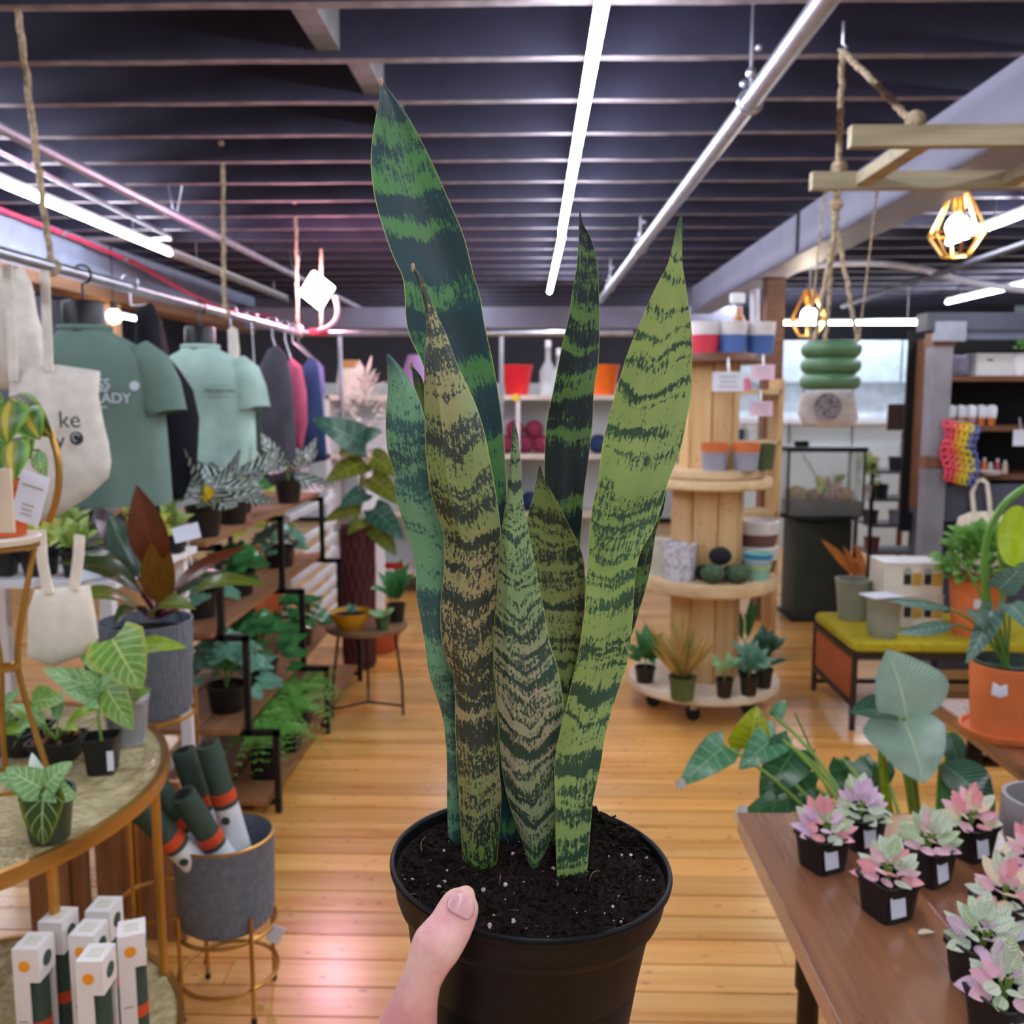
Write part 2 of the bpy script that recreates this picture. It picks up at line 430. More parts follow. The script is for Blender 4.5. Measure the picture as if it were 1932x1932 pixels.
# ------------------------------------------------------------------ pipes and conduits
def pipe(name, label, pts, r, m, seg=12):
    t = thing(name, label, 'pipe', pts[0]); MB().tube(pts, r, seg).build('pipe_run', m, t); return t
p = pipe('ceiling_pipe', 'fat galvanised pipe running away below the joists right of the middle tube', [(.63, -1.5, 2.35), (.62, 3, 2.35), (.57, 8.4, 2.35)], .028, M_galv, 16)
for yy, xx in ((2.83, .62), (5.5, .6), (7.4, .58)):
    h = MB().tube([(xx, yy, 2.35), (xx, yy, ZC + .1)], .006, 6); h.tube([(xx + .034 * math.cos(a), yy, 2.35 + .034 * math.sin(a)) for a in [2 * math.pi * k / 16 for k in range(16)]], .005, 5, closed=True)
    h.ball((xx, yy, 2.43), .016); h.ball((xx + .02, yy, 2.5), .012); h.ball((xx - .02, yy, 2.40), .012)
    h.build('pipe_hanger', M_galv, p)
p = pipe('ceiling_pipe', 'grey pipe running away at upper left above the lit tube', [(-1.78, -1, 2.40), (-1.8, 3.2, 2.40), (-1.78, 10, 2.40)], .021, mat('lilac_grey_pipe', '#a6a0ae', .4, .5), 12)
for yy in (4.7, 7.0):
    for dx in (-.03, .05): MB().tube([(-1.79 + dx * .2, yy, 2.41), (-1.79 + dx, yy, ZC + .05)], .004, 5).build('pipe_hanger', M_galv, p)
pipe('conduit', 'thin steel conduit with a bend beside the grey pipe at upper left', [(-2.0, 0, 2.45), (-2.08, 3.6, 2.45), (-2.17, 5.6, 2.45), (-2.2, 5.7, 2.45), (-2.3, 5.74, 2.46), (-2.75, 5.74, 2.46)], .012, M_galv)
hose = []
for px, py, Y in ((-120, 352, 4.6), (0, 395, 5.02), (150, 452, 5.85), (260, 498, 6.55), (330, 540, 7.1), (400, 575, 7.75), (470, 594, 8.6), (525, 597, 9.4)): hose.append(at(px, py, Y))
hs = []
for i in range(len(hose) - 1):
    for k in range(4): hs.append(hose[i].lerp(hose[i + 1], k / 4))
hs.append(hose[-1])
t = pipe('red_hose', 'red hose clipped along the top of the grey beam at left', hs, .014, mat('red_rubber', '#d5365f', .45))
for k in (3, 7, 11): MB().tube([hs[k] + V(0, -.015, 0), hs[k] + V(0, .02, 0)], .02, 10).build('clip', M_galv, t)
pipe('flexible_conduit', 'pale curved flexible conduit under the ceiling at right', bez(at(1508, 505, 6.4), at(1680, 480, 6.4), at(1800, 525, 6.2), 8) + bez(at(1800, 525, 6.2), at(1880, 545, 6.1), at(2000, 552, 6.0), 5)[1:], .022, mat('pale_conduit', '#c2c0cc', .45))
pipe('dark_pipe', 'dark pipe slanting away behind the pale flexible conduit at right', [at(1960, 452, 4.9), at(1590, 578, 8.3)], .02, mat('dark_pipe_paint', '#3c3a48', .5))
pipe('wall_conduit', 'pair of pale conduits dropping beside the brown post behind the spool display', [at(1424, 545, 6.1), at(1424, 640, 6.1)], .03, mat('pale_conduit', '#c2c0cc', .45))

# ------------------------------------------------------------------ clothes rail on ropes
ZR = 1.872
rail = thing('clothes_rail', 'galvanised pipe clothes rail hung from the joists on jute ropes', 'clothes rail', (-1.385, 3, ZR))
MB().tube([(-1.39, .9, ZR), (-1.375, 5.42, ZR)], .017, 14).build('rail_pipe', M_galv, rail)
MB().tube([(-1.375, 5.45, ZR), (.57, 5.52, ZR)], .017, 14).build('rail_pipe', M_galv, rail)
MB().ball((-1.375, 5.45, ZR), .03).build('elbow', M_galv, rail)
def rope(name_parent, a, b, r=.0095):
    MB().tube(ropepts(a, b, 26), r, 7).build('rope', M_rope, name_parent)
for px, Y, top in ((112, 2.69, 2.56), (424, 4.16, 4.184), (563, 5.42, 5.402)):
    x = -1.388 + (Y - 2.5) * .004
    rope(rail, (x, Y, ZR), (x + .012, top, ZC + .07))
    MB().ball((x, Y, ZR), .026, sq=(1, 1, 1.1)).build('rope_knot', M_rope, rail)
    MB().ball((x + .014, top - .026, ZC + .075), .014).build('rope_knot', M_rope, rail)
for x, Y in ((-1.14, 5.46), (-.2, 5.5)):
    MB().tube([(x, Y, ZR), (x, Y, .02)], .013, 10).build('upright', M_galv, rail)

# ------------------------------------------------------------------ clip-on grow light
P = at(598, 548, 5.35)
g = thing('grow_light', 'blinding square clip-on grow lamp with pink glow on the clothes rail corner', 'lamp', at(603, 628, 5.4))
rot = Euler((R(8), R(38), R(-8))).to_matrix()
MB().rbox(P, (.155, .03, .155), .01, rot).build('lamp_panel', glow('grow_panel', '#ffb6d2', GROW_POWER), g)
MB().tube(bez(at(632, 560, 5.38), at(652, 612, 5.38), at(600, 624, 5.4), 10), .013, 8).build('gooseneck', mat('pink_arm', '#e8b3c6', .4), g)
MB().rbox(at(602, 627, 5.43), (.11, .05, .035), .01).build('clamp', mat('red_clamp', '#e2334a', .4), g)
MB().tube([at(606, 470, 5.40), at(606, 620, 5.42)], .008, 6).build('cord', M_rope, g)

# ------------------------------------------------------------------ hung ladder with ropes and pendants
M_ladder = woodmat('pale_ladder_wood', '#8f8872', '#b5a888', axis=0, rough=.7)
ZL = 1.5 + .66
ld = thing('hanging_ladder', 'weathered wooden ladder hung flat from the ceiling at right', 'ladder', (1.6, 2.7, ZL))
for Y, x0 in ((2.49, .80), (2.98, .845)):
    MB().box(((x0 + 3.2) / 2, Y, ZL), (3.2 - x0, .035, .052)).build('side_rail', M_ladder, ld, smooth=False)
for x in (1.0, 1.44, 1.88, 2.32, 2.76):
    MB().box((x, 2.735, ZL), (.05, .52, .034)).build('rung', M_ladder, ld, smooth=False)
hk = V(.88, 2.835, ZC - .01)
MB().tube([hk + V(0, 0, .06), hk, hk + V(.012, 0, -.012), hk + V(0, 0, -.028), hk + V(-.012, 0, -.014)], .005, 6).build('hook', M_galv, ld)
rope(ld, hk + V(0, 0, -.02), (.93, 2.98, ZL + .02)); rope(ld, hk + V(0, 0, -.02), (.965, 2.49, ZL + .03))
for q in ((.93, 2.98, ZL + .04), (.965, 2.49, ZL + .04)): MB().ball(q, .026).build('rope_knot', M_rope, ld)
rope(ld, (2.2, 2.98, ZC + .05), (2.2, 2.98, ZL))
hp = at(1567, 690, 2.98)
pot = thing('hanging_planter', 'green ribbed round planter hanging on ropes from the ladder', 'planter', hp)
prof = [(.0, -.074), (.07, -.074)]
for k in range(3):
    for a in range(-80, 81, 20): prof.append((.072 + .020 * math.cos(R(a)), -.05 + k * .05 + .0245 * math.sin(R(a))))
prof += [(.066, .07), (.062, .04), (0, .03)]
MB().lathe(prof, hp, 32).build('pot', mat('sage_glaze', '#4f7350', .4, var=.1, scale=12), pot)
kn = V(.925, 2.98, ZL - .12)
MB().tube(ropepts((.925, 2.98, ZL), kn, 10), .012, 7).build('rope', M_rope, pot)
MB().ball(kn + V(0, 0, .05), .022).build('rope_knot', M_rope, pot)
for dx, dy in ((-.062, -.03), (.075, -.02), (.0, .07)): rope(pot, kn, hp + V(dx, dy, .07), .007)

M_cage = mat('brass_wire', '#d9a860', .3, .9)
def cage(label, P, s):
    t = thing('pendant_lamp', label, 'pendant lamp', P, 'wire cage pendants')
    top, mid, bot = .16 * s, -.03 * s, -.13 * s; pts = lambda r, z: [P + V(r * math.cos(R(60 * k + 20)), r * math.sin(R(60 * k + 20)), z) for k in range(6)]
    A, B, D = pts(.035 * s, top), pts(.125 * s, mid), pts(.06 * s, bot); m = MB()
    for k in range(6):
        j = (k + 1) % 6
        for a, b in ((A[k], B[k]), (B[k], D[k]), (A[k], A[j]), (B[k], B[j]), (D[k], D[j])): m.tube([a, b], .006 * s, 5)
    m.build('wire_cage', M_cage, t)
    MB().lathe([(.0, .16), (.03, .16), (.032, .09), (.02, .06)], P, 14).build('socket', M_cage, t)
    MB().ball(P + V(0, 0, .0), .052 * s, sq=(1, 1, 1.05)).build('bulb', glow('bulb_glow', '#fff4e0', BULB_POWER), t)
    MB().tube([P + V(0, 0, .16), V(P.x, P.y, ZC + .272)], .005, 6).build('cord', mat('white_cord', '#cfcfd6', .5), t)
cage('faceted wire cage pendant with lit bulb below the hung ladder', at(1807, 428, 4.4), 1.0)
q = at(215, 597, 6.3); bb = thing('bare_bulb', 'warm bare bulb hanging far behind the sage shirt', 'bulb', q); MB().ball(q, .05).build('bulb', glow('warm_bulb', '#ffd9a0', 8.0), bb); MB().lathe([(0, .045), (.025, .045), (.022, .1), (0, .1)], q, 14).build('socket', M_black, bb); MB().tube([q + V(0, 0, .1), V(q.x, q.y, ZC + .272)], .005, 6).build('cord', M_black, bb)
cage('smaller faceted wire cage pendant with lit bulb left of the green hanging planter', at(1526, 596, 6.2), 1.0)
# ================================================================== SNAKE PLANT IN ITS NURSERY POT
RC = CAM + ray(1002, 1619) * .533
TILT = Matrix.Rotation(R(3), 3, 'Y')
plant = thing('potted_snake_plant', 'tall banded snake plant in a round black nursery pot held up by a hand', 'potted plant', RC + V(0, 0, -.146))
M_potblack = mat('nursery_pot_plastic', '#0a0a0e', .42, var=.2, scale=30, bump=.04, bscale=300, spec=.16)
pr = [(0, -.1455), (.0555, -.1455), (.0565, -.144), (.0655, -.06), (.0695, -.027), (.0712, -.0255), (.0745, -.0235), (.0765, -.018), (.0785, -.0052), (.0803, -.0042), (.0806, -.002), (.0802, -.0004), (.0792, 0), (.0780, -.0006), (.0776, -.003), (.0755, -.02), (.07, -.03), (.055, -.13), (0, -.132)]
MB().lathe(pr, RC, 96, TILT).build('pot', M_potblack, plant, angle=60)
# soil: a rough disc
def soilz(x, y):
    r = math.hypot(x, y); e = max(0, 1 - (r / .0765) ** 8)
    n = mnoise.fractal(V(x * 95, y * 95, 3), 1.0, 2.1, 4) * .0036 + mnoise.noise(V(x * 260, y * 260, 9)) * .0013
    m = .014 * math.exp(-(((x - .036) / .02) ** 2 + ((y - .05) / .02) ** 2)) + .006 * math.exp(-(((x - .055) / .018) ** 2 + ((y - .025) / .025) ** 2))
    return -.0085 + (n + m) * e + .0015 * (1 - e) * random.random()
sv = [RC + TILT @ V(0, 0, soilz(0, 0))]; sf = []; NR, NA = 52, 150
for i in range(1, NR + 1):
    for j in range(NA):
        r = .0772 * i / NR; a = 2 * math.pi * (j + .5 * (i % 2)) / NA; x, y = r * math.cos(a), r * math.sin(a)
        sv.append(RC + TILT @ V(x, y, soilz(x, y)))
for j in range(NA): sf.append((0, 1 + j, 1 + (j + 1) % NA))
for i in range(NR - 1):
    for j in range(NA):
        a, b = 1 + i * NA + j, 1 + i * NA + (j + 1) % NA; sf.append((a, a + NA, b + NA, b))
t = NT('potting_soil'); po = t.n('TexCoord').outputs['Object']
n1 = t.noise(po, 420, 4, .7); n2 = t.noise(po, 90, 2)
t.set(Base_Color=t.mix(t.rng(n1, .35, .75), C('#0b0807'), C('#33261e')), Roughness=.95); t.b.inputs['Specular IOR Level'].default_value = .15
t.bump(n1, .9, .003); M_soil = t.m
MB().add(sv, sf).build('soil', M_soil, plant, smooth=False)
cr = MB(); pe = MB(); rt = MB()
def onsoil(k=1.0):
    while True:
        x, y = random.uniform(-.075, .075), random.uniform(-.075, .075)
        if math.hypot(x, y) < .074 * k: return RC + TILT @ V(x, y, soilz(x, y))
for k in range(4200):
    q = onsoil(); r = random.uniform(.0004, .0014) * (1.6 if random.random() < .12 else 1)
    cr.add([q + V(random.gauss(0, r), random.gauss(0, r), random.gauss(.0006, r)) for _ in range(4)], [(0, 1, 2), (0, 2, 3), (0, 3, 1), (1, 3, 2)])
for k in range(260):     # a little heap spilling over the back right of the rim
    a = R(random.uniform(20, 62)); r = random.uniform(.058, .0765); q = RC + TILT @ V(r * math.cos(a), r * math.sin(a), soilz(r * math.cos(a), r * math.sin(a)) + random.uniform(0, .006)); h = random.uniform(.0008, .0024)
    cr.add([q + V(random.gauss(0, h), random.gauss(0, h), random.gauss(0, h)) for _ in range(4)], [(0, 1, 2), (0, 2, 3), (0, 3, 1), (1, 3, 2)])
cr.build('soil_crumbs', M_soil, plant, smooth=False, kind='stuff')
for k in range(120):
    q = onsoil(); pe.ball(q + V(0, 0, .0004), random.choice((.0004, .0005, .0006, .0007, .0009, .0014)), 6, 4, (1, random.uniform(.6, 1.4), random.uniform(.6, 1.1)))
pe.build('perlite', mat('perlite_white', '#b9a9a6', .9, var=.2, scale=300), plant, kind='stuff')
for k in range(26):
    q = onsoil(.95); a = random.uniform(0, 6.28); L = random.uniform(.006, .016); b2 = q + V(math.cos(a) * L, math.sin(a) * L, random.uniform(0, .003)); m2 = (q + b2) / 2 + V(random.uniform(-.004, .004), random.uniform(-.004, .004), random.uniform(.001, .004))
    rt.tube(bez(q, m2, b2, 6), .00018, 4)
rt.build('rootlets', mat('rootlet', '#8d6f52', .8), plant, kind='stuff')

def snake_mat(name, light, dark, tan=None, tan_amt=0.0, freq=46., thr=.5, seed=0., arch=.35, streak=.35, edge='#aebd62', base_c=None, soft=.034, fleck=.25, thr_v=0.0):
    t = NT(name)
    uv = t.n('UVMap'); uv.uv_map = 'UVMap'; sp = t.n('SeparateXYZ'); t.L(uv.outputs[0], sp.inputs[0]); x, y = sp.outputs[0], sp.outputs[1]
    u2 = t.n('UVMap'); u2.uv_map = 'Rel'; s2 = t.n('SeparateXYZ'); t.L(u2.outputs[0], s2.inputs[0]); u, v = s2.outputs[0], s2.outputs[1]
    au = t.math('ABSOLUTE', u); MUL = lambda a, b: t.math('MULTIPLY', a, b)
    n1 = t.noise(t.xyz(MUL(x, 45), MUL(y, 30), seed), 1, 3)
    y2 = t.math('ADD', t.math('ADD', y, MUL(t.math('SUBTRACT', n1, .5), .022)), MUL(t.math('ABSOLUTE', x), arch))
    bd = t.math('ADD', MUL(t.noise(t.xyz(MUL(x, 7), MUL(y2, freq), seed + 5), 1, 1, .4), .55), MUL(t.noise(t.xyz(MUL(x, 26), MUL(y2, freq * 2.1), seed + 6), 1, 2, .5), .45))
    st = t.noise(t.xyz(MUL(x, 750), MUL(y, 95), seed + 9), 1, 3, .65)
    fk = t.noise(t.xyz(MUL(x, 900), MUL(y, 420), seed + 3), 1, 2, .6)
    val = t.math('ADD', bd, t.math('ADD', MUL(t.math('SUBTRACT', st, .5), streak), MUL(t.math('SUBTRACT', fk, .5), fleck)))
    val = t.math('ADD', val, MUL(t.math('SUBTRACT', v, .5), thr_v)); m = t.rng(val, thr - soft, thr + soft)
    lc = C(light); l2 = tuple(q * .72 for q in lc[:3]) + (1,)
    nl = t.noise(t.xyz(MUL(x, 30), MUL(y, 22), seed + 14), 1, 3)
    c = t.mix(t.rng(nl, .3, .7), l2, lc)
    if tan:
        n3 = t.noise(t.xyz(MUL(x, 28), MUL(y, 9), seed + 20), 1, 2); c = t.mix(MUL(t.rng(n3, .38, .62), tan_amt), c, C(tan))
    if base_c: c = t.mix(t.rng(v, .93, 1.0), c, C(base_c))
    dc = C(dark); d2 = tuple(q * 1.8 for q in dc[:3]) + (1,)
    d = t.mix(t.rng(nl, .4, .8), dc, d2)
    m = t.math('MAXIMUM', m, MUL(t.rng(v, .085, .03), t.rng(fk, .25, .5, .55, 1)))
    c = t.mix(m, c, d)
    c = t.mix(t.rng(au, .975, .995), c, C(edge))
    t.set(Base_Color=c, Roughness=t.rng(n1, .2, .8, .36, .5)); t.b.inputs['Specular IOR Level'].default_value = .4
    t.bump(st, .06, .001)
    return t.m
def herm(xs, ys, q):
    n = len(xs)
    for i in range(n - 1):
        if q <= xs[i + 1] or i == n - 2: break
    h = xs[i + 1] - xs[i]; s = (q - xs[i]) / h
    def slope(k):
        if k == 0: return (ys[1] - ys[0]) / (xs[1] - xs[0])
        if k == n - 1: return (ys[-1] - ys[-2]) / (xs[-1] - xs[-2])
        return (ys[k + 1] - ys[k - 1]) / (xs[k + 1] - xs[k - 1])
    a, b = slope(i), slope(i + 1)
    return (2 * s ** 3 - 3 * s * s + 1) * ys[i] + (s ** 3 - 2 * s * s + s) * h * a + (-2 * s ** 3 + 3 * s * s) * ys[i + 1] + (s ** 3 - s * s) * h * b
def snake_leaf(rows, m, curl, lean=0.0, ybase=None, skew=0.0, rows_n=90, cols=12, thick=.0028, mid=0.0, yaw=0.0, dry=False):
    ys = [r[0] for r in rows]; xl = [r[1] for r in rows]; xr = [r[2] for r in rows]
    zs = RC.z - .0085; yb = ybase or ys[-1]
    cxb = (xl[-1] + xr[-1]) / 2; Yb = onz(cxb, yb, zs).y
    vs = []; uvm = []; rel = []; fs = []; ln = 0; pc = None; H = ys[-1] - ys[0]
    for i in range(rows_n + 2):
        if i <= rows_n: q = ys[0] + H * (i / rows_n) ** 1.12
        else: q = ys[-1]
        a, b = herm(ys, xl, q), herm(ys, xr, q)
        if b - a < 3: c0 = (a + b) / 2; a, b = c0 - 1.5, c0 + 1.5
        h = (ys[-1] - q) / H; Y = Yb + lean * h * h
        L, Rr = at(a, q, Y), at(b, q, Y)
        if i > rows_n: L = L + V(.002, 0, -.02); Rr = Rr + V(-.002, 0, -.02)
        c = (L + Rr) / 2; hw = (Rr - L).length / 2; side = (Rr - L).normalized()
        if pc is not None: ln += (c - pc).length
        pc = c; ring = []
        for sgn in (1, -1):
            for j in range(cols + 1):
                u = (-1 + 2 * j / cols) * sgn
                d = curl * hw * (1 - u * u) + yaw * hw * u + skew * hw * math.exp(-((u - mid) / .12) ** 2)
                th = thick * .5 * math.sqrt(max(0, 1 - u * u)) * min(1, hw / .008)
                if abs(u) == 1 and sgn < 0: continue
                ring.append((c + side * u * hw + V(0, -d - sgn * th, 0), (u * hw, ln), (u, i / rows_n)))
        for p, a1, a2 in ring: vs.append(p); uvm.append(a1); rel.append(a2)
    k = len(ring); nn = rows_n + 2
    for i in range(nn - 1):
        for j in range(k): fs.append((i * k + j, (i + 1) * k + j, (i + 1) * k + (j + 1) % k, i * k + (j + 1) % k))
    mb = MB(); mb.add(vs, fs, uvm); off = anc(plant)
    me = mb.mesh('leaf', m, off, True, 50)
    l = me.uv_layers.new(name='Rel'); vi = [0] * len(me.loops); me.loops.foreach_get('vertex_index', vi); buf = []
    for i in vi: buf += rel[i]
    l.data.foreach_set('uv', buf)
    o = bpy.data.objects.new('leaf', me); col.objects.link(o); o.parent = plant
    if dry: MB().ball(vs[0], .0012, 6, 5, (1, 1, 2.2)).build('dry_tip', mat('dry_tip', '#a58a6c', .9), o)
    return o
sA = snake_mat('leaf_tall', '#4c7f45', '#142f33', freq=33, thr=.482, seed=1.7, arch=.25, streak=.3, fleck=.16)
sB = snake_mat('leaf_pale_blue', '#6f9f76', '#2c4d4a', freq=62, thr=.515, seed=8.2, arch=.2, fleck=.34, streak=.35, thr_v=.05)
sC = snake_mat('leaf_tan', '#7f8f50', '#272f26', tan='#9a8860', tan_amt=.9, freq=92, thr=.497, seed=15.3, arch=.5, streak=.5, base_c='#557a26', fleck=.7)
sD = snake_mat('leaf_narrow', '#7f9a64', '#26382b', tan='#a09078', tan_amt=.8, freq=125, thr=.51, seed=23.9, arch=.75, streak=.36, fleck=.4, base_c='#76955a', thr_v=.07)
sE = snake_mat('leaf_pointed', '#7a8a46', '#263222', tan='#8c8552', tan_amt=.4, freq=110, thr=.51, seed=31.4, arch=.1, fleck=.36)
sF = snake_mat('leaf_dark', '#55783a', '#111d1e', freq=62, thr=.465, seed=40.2, arch=.3, streak=.42, fleck=.26, thr_v=-.09)
sG = snake_mat('leaf_light', '#85a155', '#2a4632', tan='#98ab66', tan_amt=.6, freq=95, thr=.545, seed=52.8, arch=.4, streak=.5, fleck=.36, thr_v=.09)
A_ = [(155, 719, 723), (200, 714, 757), (239, 707, 781), (306, 701, 815), (376, 709, 846), (440, 727, 873), (492, 746, 887), (521, 760, 894), (552, 765, 904), (605, 767, 913), (640, 776, 920), (684, 797, 930), (792, 830, 947), (913, 858, 955), (1000, 870, 956), (1200, 890, 965), (1400, 915, 975), (1605, 942, 978)]
B_ = [(667, 729, 733), (700, 730, 763), (739, 730, 786), (777, 726, 800), (845, 728, 815), (893, 741, 822), (941, 745, 828), (988, 760, 838), (1029, 772, 843), (1072, 783, 846), (1125, 784, 848), (1173, 793, 852), (1221, 801, 856), (1272, 808, 860), (1349, 833, 864), (1419, 842, 866), (1515, 843, 867), (1596, 846, 868)]
C_ = [(505, 779, 783), (520, 784, 795), (552, 795, 808), (595, 803, 825), (633, 804, 843), (683, 801, 861), (728, 800, 882), (770, 801, 900), (824, 802, 916), (876, 805, 926), (920, 811, 934), (968, 824, 941), (1005, 837, 945), (1050, 838, 942), (1090, 837, 940), (1125, 832, 938), (1170, 831, 934), (1214, 834, 932), (1250, 845, 931), (1286, 857, 932), (1373, 859, 940), (1448, 862, 942), (1500, 866, 946), (1567, 869, 942), (1628, 874, 938)]
D_ = [(795, 968, 971), (818, 965, 977), (859, 963, 981), (930, 956, 986), (975, 950, 992), (1022, 943, 1001), (1067, 941, 1010), (1111, 938, 1018), (1159, 934, 1028), (1214, 931, 1038), (1261, 932, 1052), (1321, 937, 1062), (1366, 940, 1062), (1416, 944, 1056), (1462, 949, 1052), (1515, 960, 1048), (1557, 974, 1044), (1596, 988, 1034), (1648, 1002, 1008)]
E_ = [(879, 1017, 1020), (906, 1012, 1028), (930, 1007, 1042), (961, 999, 1059), (982, 994, 1069), (1029, 1000, 1093), (1063, 1003, 1102), (1135, 1010, 1104), (1200, 1020, 1100), (1300, 1030, 1090), (1450, 1030, 1075), (1600, 1032, 1062)]
F_ = [(400, 1093, 1096), (422, 1092, 1100), (447, 1092, 1114), (499, 1088, 1127), (556, 1079, 1130), (602, 1072, 1131), (640, 1063, 1131), (683, 1054, 1129), (735, 1044, 1121), (799, 1031, 1118), (879, 1027, 1109), (930, 1028, 1102), (999, 1030, 1097), (1100, 1030, 1090), (1300, 1040, 1085), (1585, 1050, 1080)]
G_ = [(403, 1285, 1287), (422, 1278, 1287), (464, 1269, 1287), (500, 1259, 1288), (524, 1246, 1292), (556, 1230, 1297), (605, 1209, 1304), (644, 1192, 1307), (686, 1177, 1307), (742, 1160, 1306), (787, 1148, 1298), (838, 1136, 1288), (869, 1132, 1278), (913, 1127, 1261), (954, 1117, 1250), (1002, 1112, 1232), (1043, 1109, 1209), (1098, 1105, 1198), (1139, 1104, 1196), (1193, 1097, 1192), (1238, 1090, 1187), (1268, 1083, 1180), (1331, 1068, 1158), (1391, 1054, 1142), (1444, 1046, 1134), (1515, 1048, 1119), (1568, 1048, 1114), (1655, 1051, 1107)]
H_ = [(691, 777, 779), (715, 779, 797), (760, 788, 806), (850, 800, 830), (1000, 830, 860), (1300, 880, 905), (1590, 915, 935)]
I_ = [(905, 1253, 1259), (960, 1232, 1252), (1002, 1205, 1238), (1050, 1195, 1231), (1101, 1185, 1221), (1152, 1165, 1206), (1187, 1150, 1196), (1300, 1110, 1160), (1600, 1075, 1102)]
snake_leaf(A_, sA, -.25, .015, 1592, yaw=-.15, dry=True)
snake_leaf(B_, sB, .35, .004, 1596, yaw=.3)
snake_leaf(C_, sC, .62, -.003, 1630, skew=.12, mid=-.35, dry=True)
snake_leaf(D_, sD, .5, .0, 1640, skew=.15, mid=-.45)
snake_leaf(E_, sE, -.35, .004, 1604)
snake_leaf(F_, sF, -.45, .012, 1580)
snake_leaf(G_, sG, -.32, .002, 1652, skew=-.1, mid=.55, yaw=-.1)
snake_leaf(H_, sE, .3, .01, 1588, dry=True)
snake_leaf(I_, sF, .2, .006, 1600)

# ================================================================== THE HAND
CR, CU, CF = RM @ V(1, 0, 0), RM @ V(0, 1, 0), RM @ V(0, 0, -1)
Yr = RC.y - .0716
secs = [(882, 1685, 20, -.004, .62), (878, 1691, 30, -.0045, .62), (872, 1702, 37, -.005, .64), (864, 1719, 40.5, -.006, .68), (850, 1748, 43, -.009, .74), (838, 1766, 46, -.012, .78), (823, 1785, 48.5, -.014, .82), (814, 1803, 45, -.015, .84), (806, 1822, 40.5, -.016, .9), (795, 1848, 38.5, -.017, .95), (785, 1880, 43, -.017, .95), (771, 1932, 55, -.015, .9), (757, 1985, 68, -.008, .85), (748, 2045, 78, .006, .8), (745, 2110, 76, .02, .75)]
def secpt(i):
    px, py, hw, dy, ra = secs[i]; c = at(px, py, Yr + dy); return c, hw * (c - CAM).dot(CF) / F, ra
def ringset(mb, cs, seg=28, caps=True):
    """cs: list of (centre, axis dir, half width vector, half depth vector)"""
    vs = []; fs = []; n = len(cs)
    for c, a, b in cs:
        for j in range(seg):
            t = 2 * math.pi * j / seg; vs.append(c + a * math.cos(t) + b * math.sin(t))
    for i in range(n - 1):
        for j in range(seg): fs.append((i * seg + j, i * seg + (j + 1) % seg, (i + 1) * seg + (j + 1) % seg, (i + 1) * seg + j))
    fs.append(tuple(range(seg - 1, -1, -1))); fs.append(tuple(range((n - 1) * seg, n * seg)))
    mb.add(vs, fs)
hb = MB(); S = [secpt(i) for i in range(len(secs))]; cs = []; frames = []
for i, (c, hw, ra) in enumerate(S):
    a = S[max(0, i - 1)][0]; b = S[min(len(S) - 1, i + 1)][0]; ax = (b - a).normalized()
    side = ax.cross(CF).normalized(); dep = side.cross(ax).normalized(); frames.append((c, side * hw, dep * hw * ra, ax)); cs.append((c, side * hw, dep * hw * ra))
ringset(hb, cs)
hb.ball(S[0][0] + frames[0][3] * .0012, .0049, 14, 10)
def limb(pts, rs, flat=1.0, up=V(0, 0, 1)):
    pts = [Vector(p) for p in pts]; out = []
    for i, p in enumerate(pts):
        ax = (pts[min(i + 1, len(pts) - 1)] - pts[max(i - 1, 0)]).normalized(); sd = ax.cross(up).normalized(); u2 = sd.cross(ax)
        out.append((p, sd * rs[i], u2 * rs[i] * flat))
    ringset(hb, out, 20); hb.ball(pts[-1], rs[-1] * .98, 12, 8, (1, 1, flat)); hb.ball(pts[0], rs[0] * .98, 12, 8, (1, 1, flat))
zb = RC.z - .1455; X, Yc = RC.x, RC.y; th = S[-1][0]
limb([(X - .15, Yc - .42, zb - .2), (X - .115, Yc - .22, zb - .085), (X - .092, Yc - .135, zb - .05), (X - .066, Yc - .075, zb - .03), (X - .03, Yc - .03, zb - .0175)], [.038, .031, .028, .036, .036], .62)
limb([th, (X - .075, Yc - .085, zb - .03), (X - .045, Yc - .055, zb - .022)], [.019, .024, .024], .8)
for k, (L, r) in enumerate(((.066, .0088), (.075, .0092), (.07, .0088), (.054, .0078))):
    a = R(70 - k * 20); base = V(X - .040 + k * .0185, Yc - .018 - k * .0145, zb - .0175); d = V(math.cos(a), math.sin(a), 0)
    limb([base, base + d * L * .45 + V(0, 0, .007), base + d * L * .8 + V(0, 0, .0075), base + d * (L + .004) + V(0, 0, .008)], [r * 1.12, r, r * .95, r * .82])
t = NT('skin'); po = t.n('TexCoord').outputs['Object']; n1 = t.noise(po, 55, 3); n2 = t.noise(po, 700, 3, .6); n3 = t.noise(po, 160, 4, .7)
c = t.mix(t.rng(n1, .35, .65), C('#dd9c9c'), C('#e8bbac')); c = t.mix(t.rng(n3, .5, .8, 0, .35), c, C('#cf7f8a'))
t.set(Base_Color=c, Roughness=.48); t.b.inputs['Subsurface Weight'].default_value = .12; t.b.inputs['Subsurface Radius'].default_value = (.006, .002, .001)
t.b.inputs['Subsurface Scale'].default_value = 1.0
wv = t.n('TexWave'); wv.inputs['Scale'].default_value = 120; wv.inputs['Distortion'].default_value = 9; wv.inputs['Detail'].default_value = 3; t.L(po, wv.inputs[0])
t.bump(t.math('ADD', t.math('MULTIPLY', n2, .7), t.math('MULTIPLY', wv.outputs['Fac'], .25)), .22, .0012); M_skin = t.m
hand = thing('hand', 'bare hand lifting the black nursery pot, thumb hooked over its rim', 'hand', th)
ho = hb.build('hand_skin', M_skin, hand)
rm = ho.modifiers.new('merge', 'REMESH'); rm.mode = 'VOXEL'; rm.voxel_size = .0016; rm.use_smooth_shade = True
